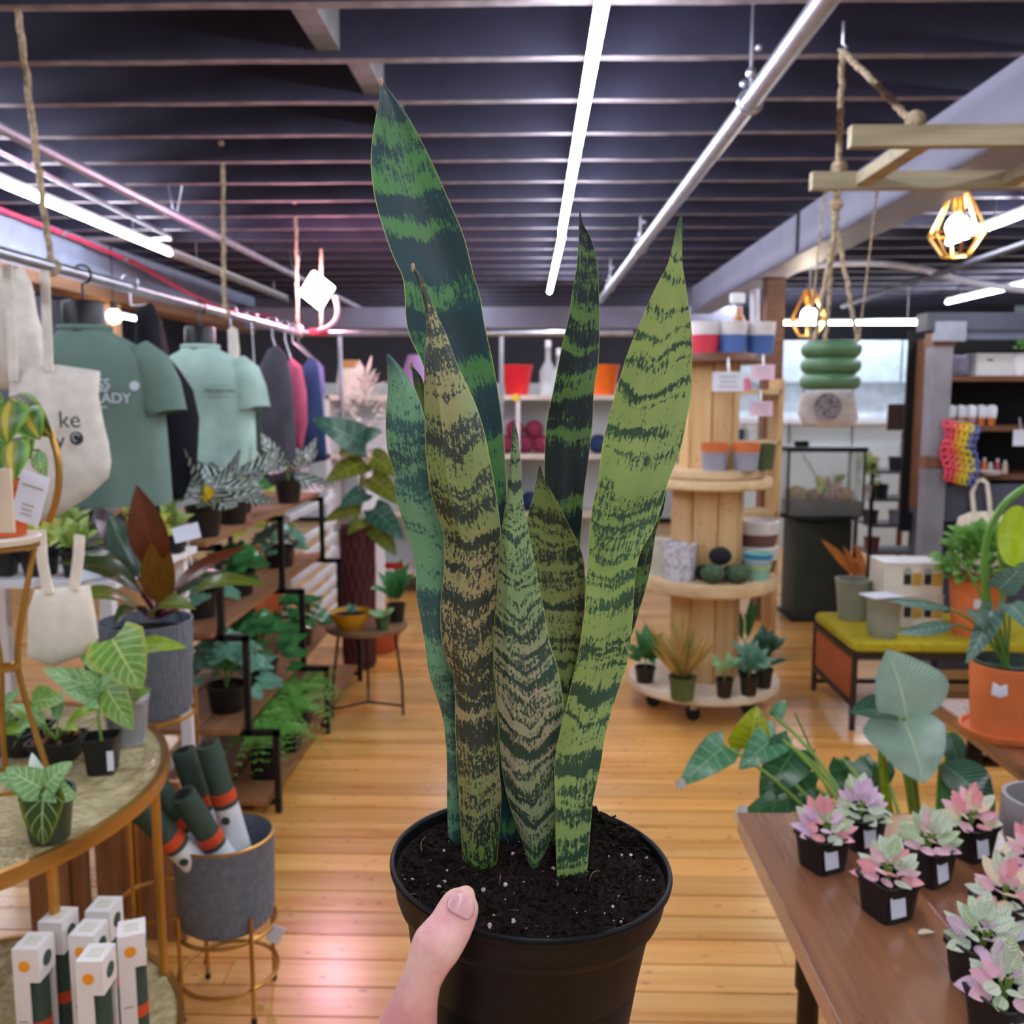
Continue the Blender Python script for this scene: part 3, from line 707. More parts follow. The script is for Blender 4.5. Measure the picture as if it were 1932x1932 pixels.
sm = ho.modifiers.new('soften', 'SMOOTH'); sm.factor = .5; sm.iterations = 7
# creases over the knuckle
kr = MB()
# nail
nv = []; nf = []; NI, NJ = 12, 12
for i in range(NI + 1):
    f = .25 + (3.05 - .25) * i / NI; k = int(f); fr = f - k
    c = frames[k][0].lerp(frames[k + 1][0], fr); sa = frames[k][1].lerp(frames[k + 1][1], fr); sd = frames[k][2].lerp(frames[k + 1][2], fr)
    sh = 1.0 if i > 2 else (.62, .82, .93)[i]
    if i > NI - 3: sh = (.93, .8, .6)[i - (NI - 2)]
    for j in range(NJ + 1):
        q = (-1 + 2 * j / NJ) * R(46) * sh + R(-2); s2 = -1 if sd.dot(CF) > 0 else 1
        nv.append(c + sa * math.sin(q) * .99 + sd * s2 * math.cos(q) * 1.0 + CF * (-.0005 + .0012 * (abs(q) / R(46)) ** 4 * .6) - frames[k][3] * .0)
for i in range(NI):
    for j in range(NJ): nf.append((i * (NJ + 1) + j, i * (NJ + 1) + j + 1, (i + 1) * (NJ + 1) + j + 1, (i + 1) * (NJ + 1) + j))
M_nail = mat('nail', '#dda6a8', .3, var=.05, scale=80, coat=.3)
no = MB().add(nv, nf).build('thumbnail', M_nail, hand); so = no.modifiers.new('th', 'SOLIDIFY'); so.thickness = .0003
# ================================================================== PLANT HELPERS
_LM = {}
def unitleaf(shape, m, w=.5, sag=.1, fold=.2, heart=0.0, rows=7, cols=4, rip=0.0):
    k = (shape, m.name, w, sag, fold, heart, rip)
    if k not in _LM: _LM[k] = MB().leaf((0, 0, 0), (0, 1, 0), w, shape, sag, (0, 0, 1), fold, rows, cols, rip, heart).mesh('leaf', m)
    return _LM[k]
def put_leaf(parent, me, pos, d, size, up=None, roll=0.0, name='leaf'):
    """pos in world; d = direction of the leaf's midrib; up = where its face looks"""
    d = Vector(d).normalized(); up = Vector(up) if up is not None else V(0, -.5, 1)
    x = d.cross(up)
    if x.length < 1e-3: x = d.cross(V(1, .2, 0))
    x.normalize(); z = x.cross(d).normalized()
    m = Matrix((x, d, z)).transposed()
    if roll: m = m @ Matrix.Rotation(roll, 3, 'Y')
    return inst(name, me, parent, Vector(pos) - anc(parent), m.to_euler(), (size,) * 3)
def leaf_px(parent, a, b, w, m, shape='ovate', sag=.0, nrm=None, fold=.2, heart=0.0, rip=0.0, name='leaf', rows=10):
    """one leaf between two pixel+depth points (px,py,Y)"""
    return MB().leaf(at(*a), at(*b), w, shape, sag, nrm if nrm is not None else V(0, -1, .45), fold, rows, 6, rip, heart).build(name, m, parent)
def stem(parent, pts, r, m, name='stem'):
    return MB().tube(pts, r, 6).build(name, m, parent)
def rosette(root, P, n, size, me_list, el=(15, 75), spread=.25, rise=0.0, up=None):
    for k in range(n):
        a = 2.4 * k + random.uniform(-.3, .3); e = R(random.uniform(*el)); s = size * random.uniform(.75, 1.15)
        d = V(math.cos(a) * math.cos(e), math.sin(a) * math.cos(e), math.sin(e))
        put_leaf(root, random.choice(me_list), Vector(P) + d * s * spread + V(0, 0, rise * random.random()), d, s, up)
def foliage(root, P, rx, ry, rz, n, size, m, shape='ovate', w=.6, name='foliage', droop=.3):
    mb = MB()
    for k in range(n):
        a = random.uniform(0, 6.283); e = random.uniform(-.2, 1.45); q = random.uniform(.45, 1) ** .6
        o = V(math.cos(a) * math.cos(e) * rx, math.sin(a) * math.cos(e) * ry, math.sin(e) * rz) * q
        d = V(o.x / rx, o.y / ry, o.z / rz * .6 + random.uniform(-droop, .3)).normalized(); s = size * random.uniform(.6, 1.2)
        mb.leaf(Vector(P) + o - d * s * .4, Vector(P) + o + d * s * .6, s * w, shape, s * .12, V(random.uniform(-.3, .3), -.4, 1), .2, 5, 2)
    return mb.build(name, m, root, kind='stuff')
def potprof(rt, rb, h, lip=.006, th=.004):
    return [(0, 0), (rb, 0), (rb + (rt - rb) * .75, h * .78), (rt - th * .2, h - lip * 2), (rt + th * .4, h - lip * 1.6), (rt + th * .4, h), (rt - th, h), (rt - th * 1.5, h * .85), (rt * .5, h * .84), (0, h * .84)]
def roundpot(root, P, rt, rb, h, m, name='pot', seg=28, soil=True):
    o = MB().lathe(potprof(rt, rb, h), P, seg).build(name, m, root)
    if soil: MB().lathe([(0, h * .86), (rt * .93, h * .85)], P, 20, cap=False).build('soil', M_soil, root)
    return o
def squarepot(root, P, rt, rb, h, m=None, name='pot', rot=0.0):
    rm_ = Matrix.Rotation(rot, 3, 'Z')
    o = MB().lathe([(0, 0), (rb, 0), (rt * .97, h * .86), (rt * 1.05, h * .87), (rt * 1.05, h), (rt * .93, h), (rt * .9, h * .8), (0, h * .8)], P, 32, rm_, sq=7).build(name, m or M_blackpl, root)
    MB().lathe([(0, h * .83), (rt * .88, h * .82)], P, 16, rm_, cap=False, sq=7).build('soil', M_soil, root); return o
M_terra = mat('terracotta', '#d0703c', .6, var=.06, scale=10, bump=.1)
M_slate = None
t = NT('slate_ribbed'); po = t.n('TexCoord').outputs['Object']; wv = t.n('TexWave'); wv.inputs['Scale'].default_value = 45; wv.inputs['Distortion'].default_value = 2.5; t.L(po, wv.inputs[0])
nz = t.noise(po, 60, 3); t.set(Base_Color=t.mix(t.rng(nz, .3, .7), C('#5c6472'), C('#727b8a')), Roughness=.6); t.bump(t.math('ADD', wv.outputs['Fac'], nz), .5, .004); M_slate = t.m
M_brass = mat('brushed_brass', '#b98a45', .32, .85, var=.08)
M_tagw = mat('white_card', '#d9dcea', .6, var=.03)
M_ink = mat('dark_ink', '#26262c', .7)
M_canvas = mat('natural_canvas', '#d6cfc6', .9, var=.06, scale=25, bump=.25, bscale=500)
M_canvas2 = mat('cream_canvas', '#ebdfcf', .9, var=.05, scale=25, bump=.25, bscale=500)
M_greenstem = mat('green_stem', '#6f8f3a', .5)
M_redstem = mat('red_stem', '#6b2430', .5)

# ================================================================== GARMENTS ON THE RAIL
def clothmat(name, c, var=.1, sc=6): return mat(name, c, .92, var=var, scale=sc, bump=.2, bscale=400, spec=.2)
def hook(root, p, r=.028, m=None):
    pts = [p, p + V(0, 0, .05)] + [p + V(r * math.cos(a) - 0, 0, .05 + r + r * math.sin(a)) for a in [R(q) for q in range(-60, 200, 26)]]
    MB().tube(pts, .004, 6).build('hanger_hook', m or M_black, root)
def shirt(label, P, W, L, m, rotz=0.0, sleeves=(1, -1), neckw=.062, dx=0.0, flare=1.0):
    t = thing('hanging_t_shirt', label, 'shirt', P); P = Vector(P); rz = Matrix.Rotation(rotz, 3, 'Z')
    rows = [(0, .072, .058), (-.012, .082, .064), (-.03, W * .32, .07), (-.055, W * .42, .08), (-.085, W * .485, .09), (-.14, W * .5, .1), (-.25, W * .49, .105), (-L * .6, W * .5 * (1 + (flare - 1) * .4), .105), (-L * .8, W * .51 * (1 + (flare - 1) * .75), .108), (-L, W * .52 * flare, .11), (-L + .001, W * .5 * flare, .1)]
    vs = []; fs = []; N = 56; ph = random.random() * 6
    for i, (z, a, b) in enumerate(rows):
        k = min(1, max(0, -z / L - .25)) ** .8
        for j in range(N):
            q = 2 * math.pi * j / N; f = 1 + .09 * k * math.sin(7 * q + ph) + .05 * k * math.sin(12 * q + 1.3 * ph)
            p = V(math.copysign(abs(math.cos(q)) ** .8, math.cos(q)) * a + dx * min(1, -z / .2), math.copysign(abs(math.sin(q)) ** .8, math.sin(q)) * b * f, z); vs.append(P + rz @ p)
    for i in range(len(rows) - 1):
        for j in range(N): fs.append((i * N + j, (i + 1) * N + j, (i + 1) * N + (j + 1) % N, i * N + (j + 1) % N))
    MB().add(vs, fs).build('body', m, t)
    for s in sleeves:
        pts = [V(s * W * .36 + dx * .4, 0, -.07), V(s * (W * .45) + dx * .6, -.005, -.11), V(s * (W * .495) + dx * .8, -.012, -.17), V(s * (W * .525) + dx * .8, -.018, -.25)]
        mb = MB(); mb.tube([P + rz @ q for q in pts], [.052, .064, .066, .07], 18, caps=False); mb.tube([P + rz @ q for q in (pts[-1] + V(0, 0, .0), pts[-1] + V(-s * .004, 0, .012))], [.07, .06], 18, caps=False)
        mb.build('sleeve', m, t)
    MB().tube([P + rz @ V(.074 * math.cos(a), .06 * math.sin(a), .004) for a in [2 * math.pi * k / 28 for k in range(28)]], .009, 7, closed=True).build('collar', m, t)
    MB().lathe([(neckw * 1.1, -.06), (neckw, .0), (neckw * .98, .075), (neckw * .9, .085), (0, .087)], P, 24).build('neck_form', M_black, t)
    hook(t, P + V(0, 0, .085)); return t
sP = at(160, 622, 2.82)
s1 = shirt('sage green t-shirt with white lettering on a black neck form', sP, .36, .53, clothmat('sage_cotton', '#667d74', .06), R(6), dx=.045)
M_print = mat('white_print', '#cfd6e0', .8)
fy = sP.y - .118
lettering('BADASS', .042, V(sP.x + .045, fy, at(0, 725, fy).z), M_print, s1, R(6))
lettering('PLANT LADY', .042, V(sP.x + .055, fy, at(0, 752, fy).z), M_print, s1, R(6))
for py, w_ in ((737, .13), (768, .12), (716, .1)): MB().box(V(sP.x + .045, fy + .004, at(0, py, fy).z), (w_, .003, .004), Matrix.Rotation(R(6), 3, 'Z')).build('print_line', M_print, s1)
q = at(254, 728, fy + .004); MB().lathe([(0, 0), (.014, 0), (.014, .003), (0, .003)], q, 20, Matrix.Rotation(R(90), 3, 'X')).build('print_badge', M_print, s1)
sP2 = at(378, 656, 3.85)
s2 = shirt('pale mint tie-dyed t-shirt with a small dark print, second on the rail', sP2, .38, .575, clothmat('mint_tie_dye', '#a3bfb6', .16, 5), R(-4), dx=.03, flare=.95)
lettering('MOUNTAIN', .024, at(415, 738, 3.85 - .118), M_ink, s2, R(-4))
for py in (727, 749): MB().box(at(415, py, 3.85 - .116), (.09, .003, .002)).build('print_line', M_ink, s2)
def garment(label, out, Y, T, m, cat='garment', name='hanging_garment', hookpx=None, turn=0.0, fr=55, fa=.012):
    P = at(out[0][0], out[0][1], Y); t = thing(name, label, cat, P)
    pts = [((at(a, b, Y) - P).x, (at(a, b, Y) - P).z) for a, b in out]
    ph = random.random() * 6; zt = max(p[1] for p in pts); h = zt - min(p[1] for p in pts)
    MB().pillow(pts, T, P, (math.cos(turn), math.sin(turn), 0), (0, 0, 1), fold=lambda x, z: fa * math.sin(x * fr + ph + z * 2) * min(1, (zt - z) / h * 1.6)).build('cloth', m, t)
    if hookpx:
        hp_ = at(hookpx[0], hookpx[1], Y); rx_ = -1.384; hook(t, V(rx_, hp_.y, ZR - .06), m=M_galv)
        MB().tube([V(rx_, hp_.y, ZR - .06), hp_], .004, 6).build('hanger_hook', M_galv, t)
    return t
garment('long navy garment hanging in shadow between the two green shirts', [(262, 580), (285, 570), (298, 600), (305, 660), (335, 695), (362, 735), (374, 790), (370, 880), (345, 942), (290, 945), (262, 935), (250, 800)], 3.2, .2, clothmat('navy_cotton', '#14161f'), hookpx=(278, 575))
garment('charcoal grey t-shirt hanging edge-on with a pale tag', [(505, 660), (522, 650), (540, 668), (550, 720), (556, 800), (560, 900), (535, 918), (488, 912), (484, 800), (486, 700)], 4.92, .16, clothmat('charcoal_cotton', '#4c4b56'), hookpx=(520, 655))
garment('dark green garment edge showing behind the mint shirt', [(470, 700), (484, 690), (492, 760), (492, 880), (478, 912), (466, 900)], 4.57, .1, clothmat('forest_cotton', '#34443f'), hookpx=(480, 695))
garment('dusty pink long-sleeved top hanging on the rail', [(536, 690), (550, 675), (568, 690), (578, 740), (580, 800), (570, 848), (556, 845), (545, 790), (534, 740)], 5.17, .14, clothmat('dusty_pink_cotton', '#b45873'), hookpx=(550, 680))
garment('royal blue garment hanging behind the pink top', [(572, 690), (586, 672), (600, 690), (608, 760), (618, 868), (590, 874), (566, 874), (566, 780)], 5.33, .14, clothmat('royal_cotton', '#35466f'), hookpx=(586, 676))
garment('small lilac garment last on the rail', [(592, 695), (600, 680), (610, 692), (614, 740), (606, 760), (594, 745)], 5.46, .08, clothmat('lilac_cotton', '#9482bd'), hookpx=(600, 684))
garment('pale beige hooded cloth hung at the end of the rail', [(-40, 520), (15, 502), (40, 503), (54, 530), (66, 590), (84, 650), (92, 700), (60, 735), (-40, 735)], 2.36, .13, M_canvas, fr=42, fa=.02, hookpx=(25, 506))
garment('pale hanging cloth strip between mint shirt and grey shirt', [(430, 622), (438, 615), (448, 622), (452, 660), (450, 712), (440, 716), (432, 690)], 4.25, .04, M_canvas, fr=42, fa=.004, hookpx=(439, 620))

def tote(label, out, Y, T, m, strap=None, name='tote_bag', fa=.006):
    t = garment(label, out, Y, T, m, 'bag', name, fr=34, fa=fa)
    for s in strap or []:
        MB().tube([at(a, b, Y - T * .3) for a, b in s], .013, 6, flat=(0, -1, 0)).build('strap', m, t)
    return t
tb = tote('canvas tote with black letters and round emblem hanging in front of the sage shirt', [(22, 700), (60, 690), (110, 688), (188, 700), (185, 742), (196, 800), (205, 835), (210, 872), (206, 900), (166, 938), (120, 968), (70, 988), (20, 960), (10, 820)], 2.3, .085, M_canvas, [[(84, 510), (88, 600), (92, 700)], [(14, 500), (20, 600), (26, 720)]])
lettering('ke', .058, at(131, 793, 2.226), M_ink, tb); lettering('y', .058, at(113, 832, 2.226), M_ink, tb)
q = at(145, 827, 2.226); MB().lathe([(0, 0), (.0165, 0), (.0165, .003), (0, .003)], q, 22, Matrix.Rotation(R(90), 3, 'X')).build('emblem', M_ink, tb)
MB().tube([q + V(.009 * math.cos(R(a)), -.0032, .009 * math.sin(R(a)) + .002) for a in range(20, 300, 28)], .0014, 5).build('emblem_mark', M_print, tb)
tote('plain cream canvas tote hanging behind the brass stand', [(66, 1112), (120, 1108), (170, 1103), (178, 1150), (186, 1205), (160, 1235), (100, 1258), (52, 1240), (54, 1150)], 1.95, .05, M_canvas2, [[(76, 1000), (80, 1060), (92, 1120)], [(150, 1010), (148, 1050), (140, 1112)]], fa=.002)

# ================================================================== ROUND BRASS AND GLASS TABLE
TC = V(-1.26, 1.68, 0); TZ = .75
gt = thing('glass_side_table', 'round brass table with pebbled glass top and lower glass shelf at left', 'table', TC)
t = NT('pebbled_glass'); po = t.n('TexCoord').outputs['Object']; vo = t.n('TexVoronoi'); vo.inputs['Scale'].default_value = 85; t.L(po, vo.inputs['Vector']); nz = t.noise(po, 30, 4)
t.set(Base_Color=t.mix(t.rng(nz, .35, .7), C('#a5966a'), C('#d6c89c')), Roughness=.16, Alpha=.8); t.bump(vo.outputs['Distance'], .7, .006); M_pebble = t.m
MB().lathe([(0, TZ - .008), (.508, TZ - .008), (.508, TZ), (0, TZ)], TC, 72).build('glass_top', M_pebble, gt)
MB().lathe([(.506, TZ - .026), (.522, TZ - .026), (.524, TZ - .012), (.522, TZ + .003), (.508, TZ + .003), (.506, TZ - .026)], TC, 80, cap=False).build('rim', M_brass, gt)
for a in (8, -27, 128, 163, 248, 283): 
    p = TC + V(.508 * math.cos(R(a)), .508 * math.sin(R(a)), 0); MB().tube([p + V(0, 0, TZ - .02), p], .009, 8).build('leg', M_brass, gt)

SC = V(-1.03, 1.5, 0)
MB().lathe([(0, .322), (.372, .322), (.372, .33), (0, .33)], SC, 64).build('lower_glass', M_pebble, gt)
MB().lathe([(.37, .310), (.382, .310), (.384, .334), (.372, .334), (.37, .310)], SC, 64, cap=False).build('lower_rim', M_brass, gt)
# boxed rolls on the lower shelf
M_carton = mat('white_carton', '#e4dfdc', .55, var=.02)
M_rollg = mat('forest_green_fabric', '#33483d', .7, var=.1, scale=30, bump=.2, bscale=300)
M_oband = mat('orange_band', '#cf4a22', .55, var=.06)
M_sun = mat('orange_sun', '#e8971f', .6)
def boxed_roll(label, P, rz):
    t = thing('boxed_roll', label, 'boxed roll', P, 'boxed rolls under the glass table'); P = Vector(P); Rz = Matrix.Rotation(rz, 3, 'Z'); H = .305
    def g(x, y, z): return P + Rz @ V(x, y, z)
    mb = MB(); mb.box(g(0, 0, H - .028), (.042, .05, .056), Rz); mb.box(g(-.0085, -.0235, H * .5 - .028), (.025, .003, H - .056), Rz); mb.box(g(0, .022, H * .5 - .028), (.04, .003, H - .056), Rz); mb.box(g(-.0195, 0, H * .5 - .028), (.003, .048, H - .056), Rz)
    mb.box(g(0, 0, .004), (.042, .05, .008), Rz); mb.build('carton', M_carton, t, smooth=False)
    MB().tube([g(.003, 0, .008), g(.003, 0, H - .056)], .0175, 18).build('roll', M_rollg, t)
    MB().tube([g(.003, 0, .155), g(.003, 0, .175)], .0183, 18).build('band', M_oband, t)
    X90 = Rz @ Matrix.Rotation(R(90), 3, 'X')
    MB().lathe([(0, 0), (.009, 0), (.009, .0012), (0, .0012)], g(-.002, -.0252, H - .028), 20, X90).build('sun_dot', M_sun, t)
    Y90 = Rz @ Matrix.Rotation(R(90), 3, 'Y')
    o = MB().lathe([(0, 0), (.012, 0), (.012, .0012), (0, .0012)], g(.0211, 0, H - .028), 20, Y90); o.build('oval_label', M_rollg, t)
    for k in range(5):
        MB().box(g(-.0085, -.0252, .03 + k * .038), (.014, .0008, .0025), Rz).build('print_line', mat('grey_print', '#a9a29c', .7), t)
    MB().box(g(0, 0, H + .0006), (.022, .022, .0008), Rz).build('top_print', mat('faint_print', '#d2cfbe', .7), t)
for (px, py, rz), lb in zip(((46, 1792, 0), (95, 1741, -3), (183, 1720, 0), (153, 1766, -2), (235, 1766, 22), (166, 1815, 2)),
    ('leftmost boxed green roll under the glass table', 'boxed green roll second from left, by the thin table leg', 'rearmost boxed green roll, highest in the picture', 'middle boxed green roll, behind the frontmost box', 'rightmost boxed green roll, turned to the right', 'frontmost boxed green roll in the cluster')):
    q = onz(px, py, .638); boxed_roll(lb, (q.x, q.y + .025, .333), R(rz))

# ================================================================== BUCKET WITH ROLLS, CRATE, PLANTER
BP = V(at(424, 1620, 2.14).x, 2.14, 0)
bk = thing('slate_planter', 'slate blue ribbed round planter on a brass stand filled with green rolls', 'planter', BP)
MB().lathe([(0, .215), (.095, .215), (.112, .23), (.116, .26), (.120, .435), (.121, .44), (.115, .44), (.112, .4), (.105, .25), (0, .245)], BP, 48).build('pot', M_slate, bk)
MB().tube([BP + V(.118 * math.cos(a), .118 * math.sin(a), .44) for a in [2 * math.pi * k / 48 for k in range(48)]], .004, 6, closed=True).build('rim', M_brass, bk)
def stand(root, P, r, top, ringz, n=4, a0=45):
    for zz in (top, ringz):
        MB().tube([P + V(r * math.cos(a), r * math.sin(a), zz) for a in [2 * math.pi * k / 40 for k in range(40)]], .0055, 6, closed=True).build('stand_ring', M_brass, root)
    for k in range(n):
        a = R(a0 + 360 / n * k); q = P + V((r + .004) * math.cos(a), (r + .004) * math.sin(a), 0)
        MB().tube([q + V(0, 0, top + .06), q + V(0, 0, .012)], .005, 6).build('stand_leg', M_brass, root); MB().tube([q + V(0, 0, .014), q], .007, 6).build('stand_foot', M_black, root)
stand(bk, BP, .119, .21, .085)
q = BP + V(.125, -.02, .19); MB().box(q, (.035, .002, .045), Matrix.Rotation(.4, 3, 'Y')).build('price_tag', M_tagw, bk)
M_label = mat('roll_label', '#dcdfe2', .6, var=.04)
for k, ((ax, ay, aY), (bx, by, bY), lb) in enumerate((((250, 1512, 1.98), (395, 1655, 2.08), 'green roll leaning farthest left out of the slate planter'), ((283, 1462, 2.1), (392, 1640, 2.13), 'green roll second from left in the slate planter'), ((345, 1415, 2.17), (415, 1630, 2.19), 'green roll at the back of the slate planter'), ((392, 1403, 2.13), (462, 1640, 2.16), 'tallest green roll at the right of the slate planter'), ((345, 1498, 2.03), (448, 1662, 2.12), 'front green roll in the slate planter with yellow-edged label'))):
    A, B = at(ax, ay, aY), at(bx, by, bY); d = (B - A).normalized(); B = A + d * .36
    t = thing('fabric_roll', lb, 'fabric roll', A, 'green rolls in the slate planter'); r = .029
    sp = MB()
    for i in range(46):      # spiral end of the rolled sheet
        pass
    MB().tube([A, A + d * .004, A + d * .12, A + d * .34], [r * .96, r, r, r], 22).build('roll', M_rollg, t)
    MB().tube([A - d * .001, A + d * .006], [r * .62, r * .62], 16).build('roll_core', M_black, t)
    MB().tube([A + d * .125, A + d * .152], r * 1.05, 22).build('band', M_oband, t)
    MB().tube([A + d * .165, A + d * .32], r * 1.03, 22).build('label_sleeve', M_label, t)
    side = d.cross(CF).normalized(); tw = side.cross(d).normalized(); tw = tw if tw.dot(CF) < 0 else -tw
    m3 = Matrix((side, d, tw)).transposed(); MB().lathe([(0, 0), (.011, 0), (.011, .001), (0, .001)], A + d * .192 + tw * (r * 1.03), 18, m3).build('emblem', M_rollg, t)
    if k == 4: MB().tube([A + d * .30, A + d * .325], r * 1.045, 22).build('yellow_edge', mat('yellow_print', '#d8b636', .6), t)
cr_ = thing('wooden_crate', 'brown wooden crate of upright boards behind the slate planter', 'crate', (at(240, 1700, 2.42).x, 2.42, 0))
for k, (x0, x1, h) in enumerate(((60, 135, .44), (140, 168, .45), (188, 258, .46), (262, 300, .47), (303, 352, .46))):
    a, b2 = at(x0, 1700, 2.4).x, at(x1, 1700, 2.4).x; MB().box(((a + b2) / 2, 2.4 + .006 * (k % 2), h / 2), (b2 - a, .022, h)).build('board', M_crate, cr_, smooth=False)
for z in (.06, .38): MB().box((at(210, 1700, 2.42).x, 2.425, z), (.40, .02, .06)).build('batten', M_crate, cr_, smooth=False)
for z in (.2, ): MB().box((at(350, 1700, 2.6).x, 2.62, z), (.022, .42, .36)).build('board', M_crate, cr_, smooth=False)

PP = at(283, 1340, 2.25); PP = V(PP.x, 2.25, PP.z)
ph_ = thing('potted_philodendron', 'dark maroon-leaved philodendron in a slate hammered planter on a brass stand', 'potted plant', V(PP.x, PP.y, 0))
MB().lathe([(0, 0), (.098, 0), (.104, .012), (.113, .225), (.114, .235), (.108, .235), (.105, .2), (0, .2)], PP, 44).build('pot', M_slate, ph_)
MB().lathe([(0, .205), (.106, .203)], PP, 20, cap=False).build('soil', M_soil, ph_)
stand(ph_, V(PP.x, PP.y, 0), .106, PP.z - .008, .2, 3, 20)
mL_m = leafmat('maroon_leaf', '#5a2a14', '#7d3a20', .04, rough=.3, back='#4a1d16'); mL_b = leafmat('bronze_leaf', '#6f4a14', '#8a5a22', .04, rough=.3)
mL_d = leafmat('dark_olive_leaf', '#34401f', '#7a4a3a', .05, rough=.25, back='#3a2a1c'); mL_o = leafmat('olive_leaf', '#5d6a22', '#93a050', .05, rough=.3)
mL_g = leafmat('grey_green_leaf', '#42584c', '#7f958a', .04, rough=.25)
c0 = (296, 1165, 2.25)
for a, b2, w_, m_, sg, nr in (((300, 1085, 2.24), (258, 915, 2.22), .092, mL_m, .01, (0.3, -1, .1)), ((300, 1140, 2.2), (286, 1025, 2.16), .07, mL_b, .0, (.1, -1, .3)), ((310, 1140, 2.22), (322, 1040, 2.2), .06, mL_b, .0, (-.3, -1, .3)), ((320, 1120, 2.25), (470, 1030, 2.35), .05, mL_m, .02, (0, -.6, 1)),
    ((335, 1150, 2.15), (505, 1105, 2.1), .075, mL_o, .04, (0, -.35, 1)), ((268, 1120, 2.2), (112, 1062, 2.1), .085, mL_d, .03, (.1, -.5, 1)), ((262, 1145, 2.16), (130, 1128, 2.02), .075, mL_o, .02, (0, -.6, 1)), ((262, 1090, 2.35), (205, 968, 2.45), .075, mL_g, .01, (.2, -1, .2)), ((262, 1110, 2.3), (150, 1040, 2.4), .06, mL_d, .03, (0, -.7, 1)), ((285, 1165, 2.12), (370, 1150, 2.0), .06, mL_o, .03, (0, -.6, 1)), ((275, 1160, 2.12), (215, 1180, 2.0), .05, mL_d, .03, (0, -.4, 1)), ((330, 1130, 2.3), (430, 1080, 2.5), .06, mL_d, .03, (0, -.4, 1))):
    leaf_px(ph_, a, b2, w_, m_, 'lance', sg, nr, .18); stem(ph_, bez(at(*c0), at(c0[0] * .6 + a[0] * .4, c0[1] * .5 + a[1] * .5, c0[2]), at(*a), 6), .005, M_redstem)

# ================================================================== PLANTS ON THE GLASS TABLE
zt = TZ + .004
lv_a = leafmat('veined_anthurium', '#6f9a45', '#c3d68a', .05, 7, .16, .9, rough=.35, edge='#a6b04a'); lv_v = leafmat('dark_veined', '#33501c', '#a9bd8a', .06, 4, .12, 1.4, rough=.3, edge='#6c7a24')
lv_y = leafmat('lime_leaf', '#8fae35', '#bcd06a', .05, rough=.35); lv_p = leafmat('pale_green_leaf', '#7fae6e', '#c6dcb4', .06, 6, .2, .8, rough=.35)
lv_pr = leafmat('prayer_leaf', '#3f6f35', '#c8b545', .2, 16, .35, .6, edge='#7fae3c', ew=.2, vlen=.45, rough=.35)
lv_pd = leafmat('prayer_leaf_dark', '#3c3a1c', '#b49a34', .12, 12, .3, .6, edge='#7f9a2c', ew=.15, vlen=.5, rough=.4)
M_clear = glassmat('clear_plastic', '#dcdce2', .35, .15)
P = onz(240, 1398, zt); r0 = thing('potted_anthurium', 'pale-veined anthurium in a clear plastic pot at the back of the glass table', 'potted plant', P)
MB().lathe(potprof(.05, .04, .105), P, 28).build('pot', M_clear, r0); MB().lathe([(0, .004), (.036, .004), (.041, .07), (0, .072)], P, 20).build('soil', M_soil, r0)
b0 = P + V(0, 0, .07); Yp = P.y
for a, b2, w_, m_, hh in (((212, 1205, Yp - .05), (268, 1300, Yp - .09), .135, lv_a, .12), ((196, 1290, Yp - .06), (252, 1378, Yp - .1), .085, lv_a, .15), ((276, 1218, Yp), (352, 1222, Yp - .02), .045, lv_y, .1), ((195, 1310, Yp - .04), (80, 1262, Yp - .12), .075, lv_p, .08), ((200, 1255, Yp + .05), (140, 1215, Yp + .05), .06, lv_p, .1), ((252, 1320, Yp - .02), (285, 1300, Yp - .05), .05, lv_a, .1)):
    leaf_px(r0, a, b2, w_, m_, 'heart', .012, (.1, -1, .7), .12, hh); stem(r0, bez(b0, b0.lerp(at(*a), .5) + V(0, 0, .03), at(*a), 6), .003, M_greenstem)
def table_pot(label, px, py, s, h, m=None, rot=.2, name='potted_seedling'):
    P = onz(px, py, zt); P.y += s * .6; r = thing(name, label, 'potted plant', P); squarepot(r, P, s, s * .8, h, m, rot=rot); return r, P + V(0, 0, h * .85)
r1, b1 = table_pot('young plant in a black square pot near the table rim', 186, 1460, .033, .072)
stem(r1, [b1, b1 + V(-.004, 0, .05), b1 + V(.004, 0, .1)], .003, M_greenstem)
for dx, dz, ex, ez in ((0, .1, .05, .15), (-.002, .08, -.055, .11), (0, .1, -.02, .16)): MB().leaf(b1 + V(dx, 0, dz), b1 + V(ex, -.03, ez), .04, 'heart', .006, (0, -.8, .8), .15, 8, 4, heart=.1).build('leaf', lv_p, r1)
MB().box(b1 + V(.03, -.03, -.03), (.012, .002, .04), Matrix.Rotation(R(15), 3, 'Z')).build('price_tag', M_tagw, r1)
r2, b2_ = table_pot('low black tray pot with lime yellow leaves and gravel', 95, 1440, .05, .045, rot=.1)
for a, e, s, m_ in ((20, 25, .09, lv_y), (160, 20, .09, lv_y), (100, 40, .07, lv_p), (250, 25, .07, lv_p), (330, 15, .08, lv_y), (200, 45, .08, lv_p)):
    d = V(math.cos(R(a)) * math.cos(R(e)), math.sin(R(a)) * math.cos(R(e)) - .2, math.sin(R(e))); stem(r2, [b2_, b2_ + V(0, 0, .02) + d * .03], .0025, M_greenstem); put_leaf(r2, unitleaf('ovate', m_, .38, .12), b2_ + V(0, 0, .02) + d * .025, d, s)
for k in range(14): MB().ball(b2_ + V(random.uniform(-.04, .04), random.uniform(-.04, .04), .002), .006, 7, 5).build('pebble', mat('clay_pebble', '#8a5a40', .9), r2)
r3, b3 = table_pot('low black tray pot with round pale veined leaves at the left table edge', 20, 1425, .055, .05, rot=-.1)
